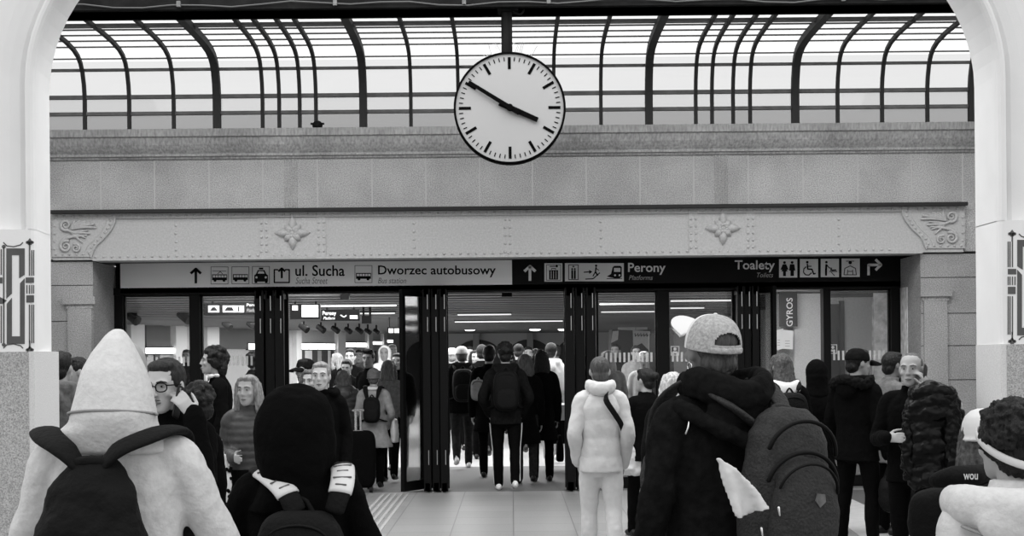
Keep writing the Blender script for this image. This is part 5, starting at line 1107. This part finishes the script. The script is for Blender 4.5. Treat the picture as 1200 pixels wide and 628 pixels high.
garment(p, 'hood_seam', 'cloth_grey', lambda m: m.tube([p.S((-.20, -.10, 1.375)), p.S((-.14, -.205, 1.345)), p.S((0, -.238, 1.335)), p.S((.14, -.205, 1.345)), p.S((.20, -.10, 1.375))], .005, 8, smooth=4), smooth=True)

# ---------------- grey cap and big rucksack
p = D('person in a grey and white cap with a large dark rucksack, from behind', 842, 365.5, 5.3, yaw=24, head=(-1, 9), skin='skin_dark', hair=('buzz', 'hair_brown'), ht=.022, jk='cloth_coal', hem=.72, arms=('down', 'down'), legs='stand', b=1.24, vox=.009, face=False, dispj=.03, headoff=(-.012, 0))
def dome_mesh(front):
    mb = MB(); nu, nv_ = 96, 48
    def pt(i, j, o):
        a = 2 * PI * i / nu; t = (PI / 2) * j / nv_; r = math.cos(t) ** .75 if j < nv_ else 0
        return Vector(((.092 + o) * r * math.sin(a), -.012 + (.112 + o) * r * math.cos(a), .012 + (.118 + o) * math.sin(t) ** .9))
    for i in range(nu):
        am = 2 * PI * (i + .5) / nu; isf = math.cos(am) > .25
        if isf != front: continue
        for j in range(nv_):
            back = abs(am - PI)
            if not front and 6 <= j < 18 and back < .62 * math.sqrt(max(0, 1 - ((j - 5) / 12.4) ** 2)): continue
            for o, rev in ((0, False), (-.003, True)):
                q = [pt(i, j, o), pt(i + 1, j, o), pt(i + 1, j + 1, o), pt(i, j + 1, o)]; mb.poly(q[::-1] if rev else q)
    return mb
mb = dome_mesh(False); mb.X = None; mb.v = [p.HM @ w for w in mb.v]; cp = mb.build('cap', 'cap_grey', p.root, smooth=True)
mb = dome_mesh(True); mb.v = [p.HM @ w for w in mb.v]; mb.build('front_panel', 'cap_white', cp, smooth=True)
mb = MB(); mb.X = p.HM @ Matrix.Translation((0, 0, .02)) @ Matrix.Rotation(math.radians(19), 4, 'X') @ Matrix.Rotation(math.radians(11), 4, 'Z'); R = []
for k in range(11):
    u_ = k / 10; R.append([(.082 * math.cos(t) * (1 - .10 * u_), .075 + .115 * u_ * max(math.sin(t), 0) ** .6, .02 - .012 * math.cos(t) ** 2 + q) for t, q in [(PI * j / 14, .004) for j in range(15)] + [(PI * j / 14, -.004) for j in range(14, -1, -1)]])
mb.rings(R); mb.build('brim', 'cap_white', cp, smooth=True)
garment(p, 'button', 'cap_white', lambda m: m.ell((0, -.012, .131), (.008, .008, .005), 10, 6), head=True, smooth=True)
garment(p, 'adjuster_strap', 'cap_grey', lambda m: m.tube([(.094 * math.sin(a), -.012 + .114 * math.cos(a), .020) for a in [PI * .78 + PI * .44 * k / 12 for k in range(13)]], [(.010, .003)] * 13, 8, ref=(0, 0, 1)), head=True, smooth=True)
garment(p, 'earring', 'chrome', lambda m: m.tube([(-.083, -.008 + .014 * math.cos(a), -.048 + .014 * math.sin(a)) for a in [2 * PI * k / 18 for k in range(19)]], .003, 6), head=True, smooth=True)
garment(p, 'hood', 'cloth_coal', lambda m: (m.tube([p.S((-.10, .07, 1.51)), p.S((-.135, -.04, 1.52)), p.S((-.09, -.14, 1.50)), p.S((0, -.175, 1.475)), p.S((.09, -.14, 1.50)), p.S((.135, -.04, 1.52)), p.S((.10, .07, 1.51))], [(.05, .035), (.06, .04), (.06, .045), (.06, .05), (.06, .045), (.06, .04), (.05, .035)], 14, ref=(0, 0, 1), smooth=3), m.tube([p.S((-.16, -.06, 1.44)), p.S((-.11, -.17, 1.38)), p.S((0, -.21, 1.32)), p.S((.10, -.18, 1.36)), p.S((.16, -.08, 1.42))], [.03, .03, .035, .03, .03], 10, smooth=3), m.ell(p.S((0, -.13, 1.41)), (.14, .07, .09), 16, 10)), vox=.009, sm=3, disp=.025, dscale=.07)
garment(p, 'zip_pull', 'chrome', lambda m: m.tube([p.S((-.155, -.115, 1.40)), p.S((-.165, -.125, 1.37)), p.S((-.17, -.12, 1.35))], .004, 6), smooth=True)
# rucksack
c = Vector((.085, -.30, 1.255)); e, off = carried(p, 'backpack', 'large dark grey rucksack with curved panels on the person in the grey cap', 'backpack', c - Vector((0, 0, .34)))
T = Matrix.Translation(c) @ Matrix.Rotation(math.radians(7), 4, 'Y') @ Matrix.Diagonal((.92, .95, .86, 1))
def part(nm, m, fn, parent=None, **k): mb = MB(); mb.X = T; fn(mb); return mb.build(nm, m, parent or e, off, **k)
part('main_bag', 'nylon_grey', lambda m: m.loft([(-.34, 0, 0, .10, .07), (-.32, 0, 0, .15, .10), (-.2, 0, 0, .175, .125), (0, 0, 0, .175, .12), (.15, 0, .01, .16, .10), (.23, 0, .02, .125, .08), (.275, 0, .03, .07, .05)], 32, 2.7), vox=.009, sm=4, disp=.02, dscale=.10)
part('front_pocket', 'nylon_grey', lambda m: m.loft([(-.32, .01, -.11, .10, .04), (-.26, .01, -.125, .14, .065), (-.12, .01, -.12, .145, .065), (.0, .01, -.105, .125, .055), (.06, .01, -.09, .09, .04), (.085, .01, -.085, .05, .02)], 28, 2.6), vox=.009, sm=4, disp=.012, dscale=.08)
arc = lambda r, zc, yy, a0=.15, a1=PI - .15: [(r * 1.05 * math.cos(a), yy - .03 * math.sin(a), zc + r * math.sin(a)) for a in [a0 + (a1 - a0) * k / 16 for k in range(17)]]
part('piping', 'black_metal', lambda m: m.tube(arc(.15, -.05, -.105), .009, 8), smooth=True); part('piping', 'black_metal', lambda m: m.tube(arc(.145, .08, -.085), .009, 8), smooth=True); part('piping', 'black_metal', lambda m: m.tube(arc(.125, -.07, -.145), .006, 8), smooth=True)
part('emblem', 'cloth_mid', lambda m: m.prism([(.015, -.178, -.06), (.05, -.176, -.06), (.055, -.178, -.09), (.03, -.18, -.115), (.008, -.179, -.09)], (0, -.006, 0)))
for q in ((-.125, -.145, -.13), (-.03, -.19, -.27), (-.16, -.10, -.22)): part('zip_pull', 'chrome', lambda m: m.tube([q, (q[0] + .004, q[1] - .006, q[2] - .03)], [.006, .004], 8), smooth=True)
part('handle', 'nylon_grey', lambda m: m.tube([(-.05, .06, .25), (-.03, .07, .275), (.03, .07, .275), (.05, .06, .25)], [(.008, .014)] * 4, 8, smooth=3), smooth=True)
for sg in (-1, 1):
    mb = MB(); mb.tube([c + Vector((sg * .08, .09, .18)), p.S((sg * .09 + .02, -.17, 1.46)), p.S((sg * .125 + .01, -.03, 1.53)), p.S((sg * .13, .11, 1.46)), p.S((sg * .14, .18, 1.3)), p.S((sg * .17, .12, 1.08)), c + Vector((sg * .15, .08, -.26))], [(.014, .042)] * 4 + [(.012, .035), (.006, .015), (.005, .012)], 12, ref=(0, 0, 1), smooth=4); mb.build('strap', 'nylon_grey', e, off, smooth=True)
# white cloth tucked under the rucksack
wz = [at(x, y, 4.84) for x, y in ((840, 537), (846, 538), (875, 560), (898, 592), (888, 602), (862, 608), (851, 594))]
e = empty('white_cloth', at(868, 608, 4.84), 'crumpled white cloth hanging out beside the large dark rucksack', 'cloth'); off = Vector(e.location)
mb = MB(); n = 9; R = []
for k in range(n):
    t = k / (n - 1); L_ = at(840 + 14 * t + 8 * t * t, 537 + 71 * t, 4.84); R_ = at(844 + 58 * t ** .8 , 537 + 50 * t + 8 * t * t, 4.84); row = []
    for j in range(13): q = j / 12; row.append(L_.lerp(R_, q) + Vector((0, .018 * math.sin(q * 9 + t * 4) * t - .02 * t, 0)))
    R.append(row + [w + Vector((0, .012, 0)) for w in reversed(row)])
mb.rings(R); mb.build('folded_sheet', 'cloth_white', e, off, vox=.007, sm=1, disp=.015, dscale=.05)

# ---------------- black hood with reflective straps
p = D('person in a black hood with pale reflective patches on the rucksack straps', 347, 450, 4.8, yaw=0, hair=(None, HB), ht=.035, jk='cloth_black', arms=('fwd', 'fwd'), legs='stand', b=1.03, vox=.009, face=False, collar=True, dispj=.02)
hh = p.h
garment(p, 'hood', 'cloth_black', lambda m: m.loft([(hh - z, cx, cy, rx, ry) for z, cx, cy, rx, ry in ((0, .0, -.01, .025, .03), (.012, 0, -.01, .065, .075), (.04, 0, -.015, .098, .11), (.075, 0, -.02, .118, .13), (.12, 0, -.025, .131, .143), (.18, 0, -.03, .134, .145), (.25, 0, -.035, .131, .14), (.29, 0, -.04, .12, .13), (.33, 0, -.04, .112, .122), (.37, 0, -.04, .135, .13), (.42, 0, -.03, .17, .13))], 32, 2.1), vox=.009, sm=4, disp=.02, dscale=.10)
e, off = backpack(p, 'black rucksack with reflective strap covers worn with the black hood', z=1.09, w=.165, hgt=.25, d=.10, straps=False, x=.045); s = p.s
for sg in (-1, 1):
    path = ((346, 598, 4.60), (340, 584, 4.61), (330, 570, 4.64), (316, 558, 4.70), (304, 550, 4.79)) if sg < 0 else ((392, 598, 4.60), (397, 582, 4.61), (401, 567, 4.64), (402, 553, 4.71), (401, 545, 4.79))
    pts = [at(*t_) - p.loc for t_ in path]; n4 = len(pts)
    pts += [pts[-1] + Vector((0, .09, -.02)), Vector((pts[-1].x + .01 * sg, .20, 1.20)), Vector((sg * .17, .14, .98))]
    mb = MB(); mb.tube(pts, [(.012, .036)] * 6 + [(.010, .03), (.006, .02)], 12, ref=(0, -.6, 1), smooth=4); st = mb.build('strap', 'nylon', e, off, smooth=True)
    cp_ = crom(pts, 4); mb = MB(); seg = cp_[5:15]; mb.tube(seg, [(.0155, .040)] * len(seg), 14, ref=(0, -.6, 1), round_=False); mb.build('reflective_cover', 'reflective', st, off, smooth=True)['label'] = 'pale reflective strap cover'
    mb = MB()
    for k in (2, 4, 6, 8):
        t_ = (seg[k] - seg[k - 1]).normalized(); ac = t_.cross(Vector((0, -.6, 1))).normalized(); nn = ac.cross(t_).normalized(); nn = nn if nn.y < 0 else -nn; wd = .028 if k % 4 == 0 else .016
        mb.tube([seg[k] + nn * .0145 - ac * wd, seg[k] + nn * .0145 + ac * wd], .0032, 6)
    mb.build('printed_lines', 'cloth_mid', st, off)

# ---------------- white hood and black rucksack, lower left
p = D('person in a pointed white hood with a black rucksack at the lower left', 137, 384.5, 4.3, yaw=0, hair=(None, HB), ht=.035, jk='fleece', arms=('fwd', 'fwd'), legs='stand', b=1.12, vox=.009, face=False, dispj=.02)
hh = p.h
garment(p, 'hood', 'fleece', lambda m: m.loft([(hh - z, cx, cy, rx, ry) for z, cx, cy, rx, ry in ((0, .004, .0, .012, .014), (.012, .004, -.005, .026, .03), (.031, .003, -.01, .041, .055), (.074, .001, -.02, .069, .085), (.126, 0, -.03, .092, .112), (.18, 0, -.035, .107, .13), (.232, 0, -.04, .122, .14), (.258, 0, -.043, .128, .143), (.275, 0, -.043, .127, .140), (.30, -.01, -.04, .145, .138), (.33, -.01, -.035, .165, .13), (.37, 0, -.03, .18, .12))], 36, 2.1), vox=.009, sm=4, disp=.012, dscale=.16)
garment(p, 'hood_seam', 'cloth_grey', lambda m: m.tube([(.129 * math.cos(a), -.043 - .139 * math.sin(a), hh - .258 + .018 * math.sin(a)) for a in [PI * k / 24 for k in range(25)]], .0045, 6), smooth=True)
c = Vector((-.015, -.225, 1.13)); e, off = carried(p, 'backpack', 'black tapered rucksack with wide straps on the person in the white hood', 'backpack', c - Vector((0, 0, .30)))
mb = MB(); mb.loft([(.83, c.x, c.y, .13, .07), (.87, c.x, c.y, .165, .09), (1.0, c.x, c.y, .178, .105), (1.12, c.x, c.y, .168, .105), (1.22, c.x, c.y, .150, .095), (1.31, c.x, c.y + .01, .122, .08), (1.36, c.x, c.y + .015, .088, .06), (1.385, c.x, c.y + .02, .068, .05), (1.405, c.x, c.y + .02, .05, .04)], 36, 2.4); mb.build('main_bag', 'nylon', e, off, vox=.008, sm=3, disp=.03, dscale=.09)
for sg in (-1, 1):
    pts = [Vector((c.x + sg * .03, c.y + .0, 1.375)), Vector((c.x + sg * .075, c.y + .005, 1.425)), Vector((c.x + sg * .135, -.165, 1.455)), Vector((c.x + sg * .178, -.08, 1.472)), Vector((c.x + sg * .19, .02, 1.46)), p.S((sg * .15, .12, 1.40)), p.S((sg * .14, .19, 1.25)), p.S((sg * .16, .16, 1.05))]
    mb = MB(); mb.tube(pts, [(.014, .030), (.016, .040), (.016, .045), (.016, .045), (.016, .044), (.014, .04), (.012, .035), (.006, .02)], 14, ref=(0, -.3, 1), smooth=4); mb.build('strap', 'nylon', e, off, smooth=True)
mb = MB(); mb.tube([(c.x - .05, c.y - .01, 1.385), (c.x - .02, c.y - .02, 1.395), (c.x + .02, c.y - .02, 1.395), (c.x + .05, c.y - .01, 1.385)], [(.010, .014)] * 4, 8, smooth=3); mb.build('drawn_top', 'nylon', e, off, smooth=True)
mb = MB(); rnd = random.Random(2)
for k in range(5): mb.tube([(c.x - .03 + k * .013, c.y - .118, 1.165), (c.x - .015 + k * .012, c.y - .120, 1.185), (c.x - .018 + k * .013, c.y - .119, 1.172)], .0028, 6)
mb.build('emblem', 'cloth_mid', e, off)
mb = MB(); mb.tube([(c.x - .15, c.y - .07, 1.17), (c.x - .155, c.y - .075, 1.13)], .005, 8); mb.build('zip_pull', 'cloth_white', e, off, smooth=True)
bpy.data.objects.remove(TMP)
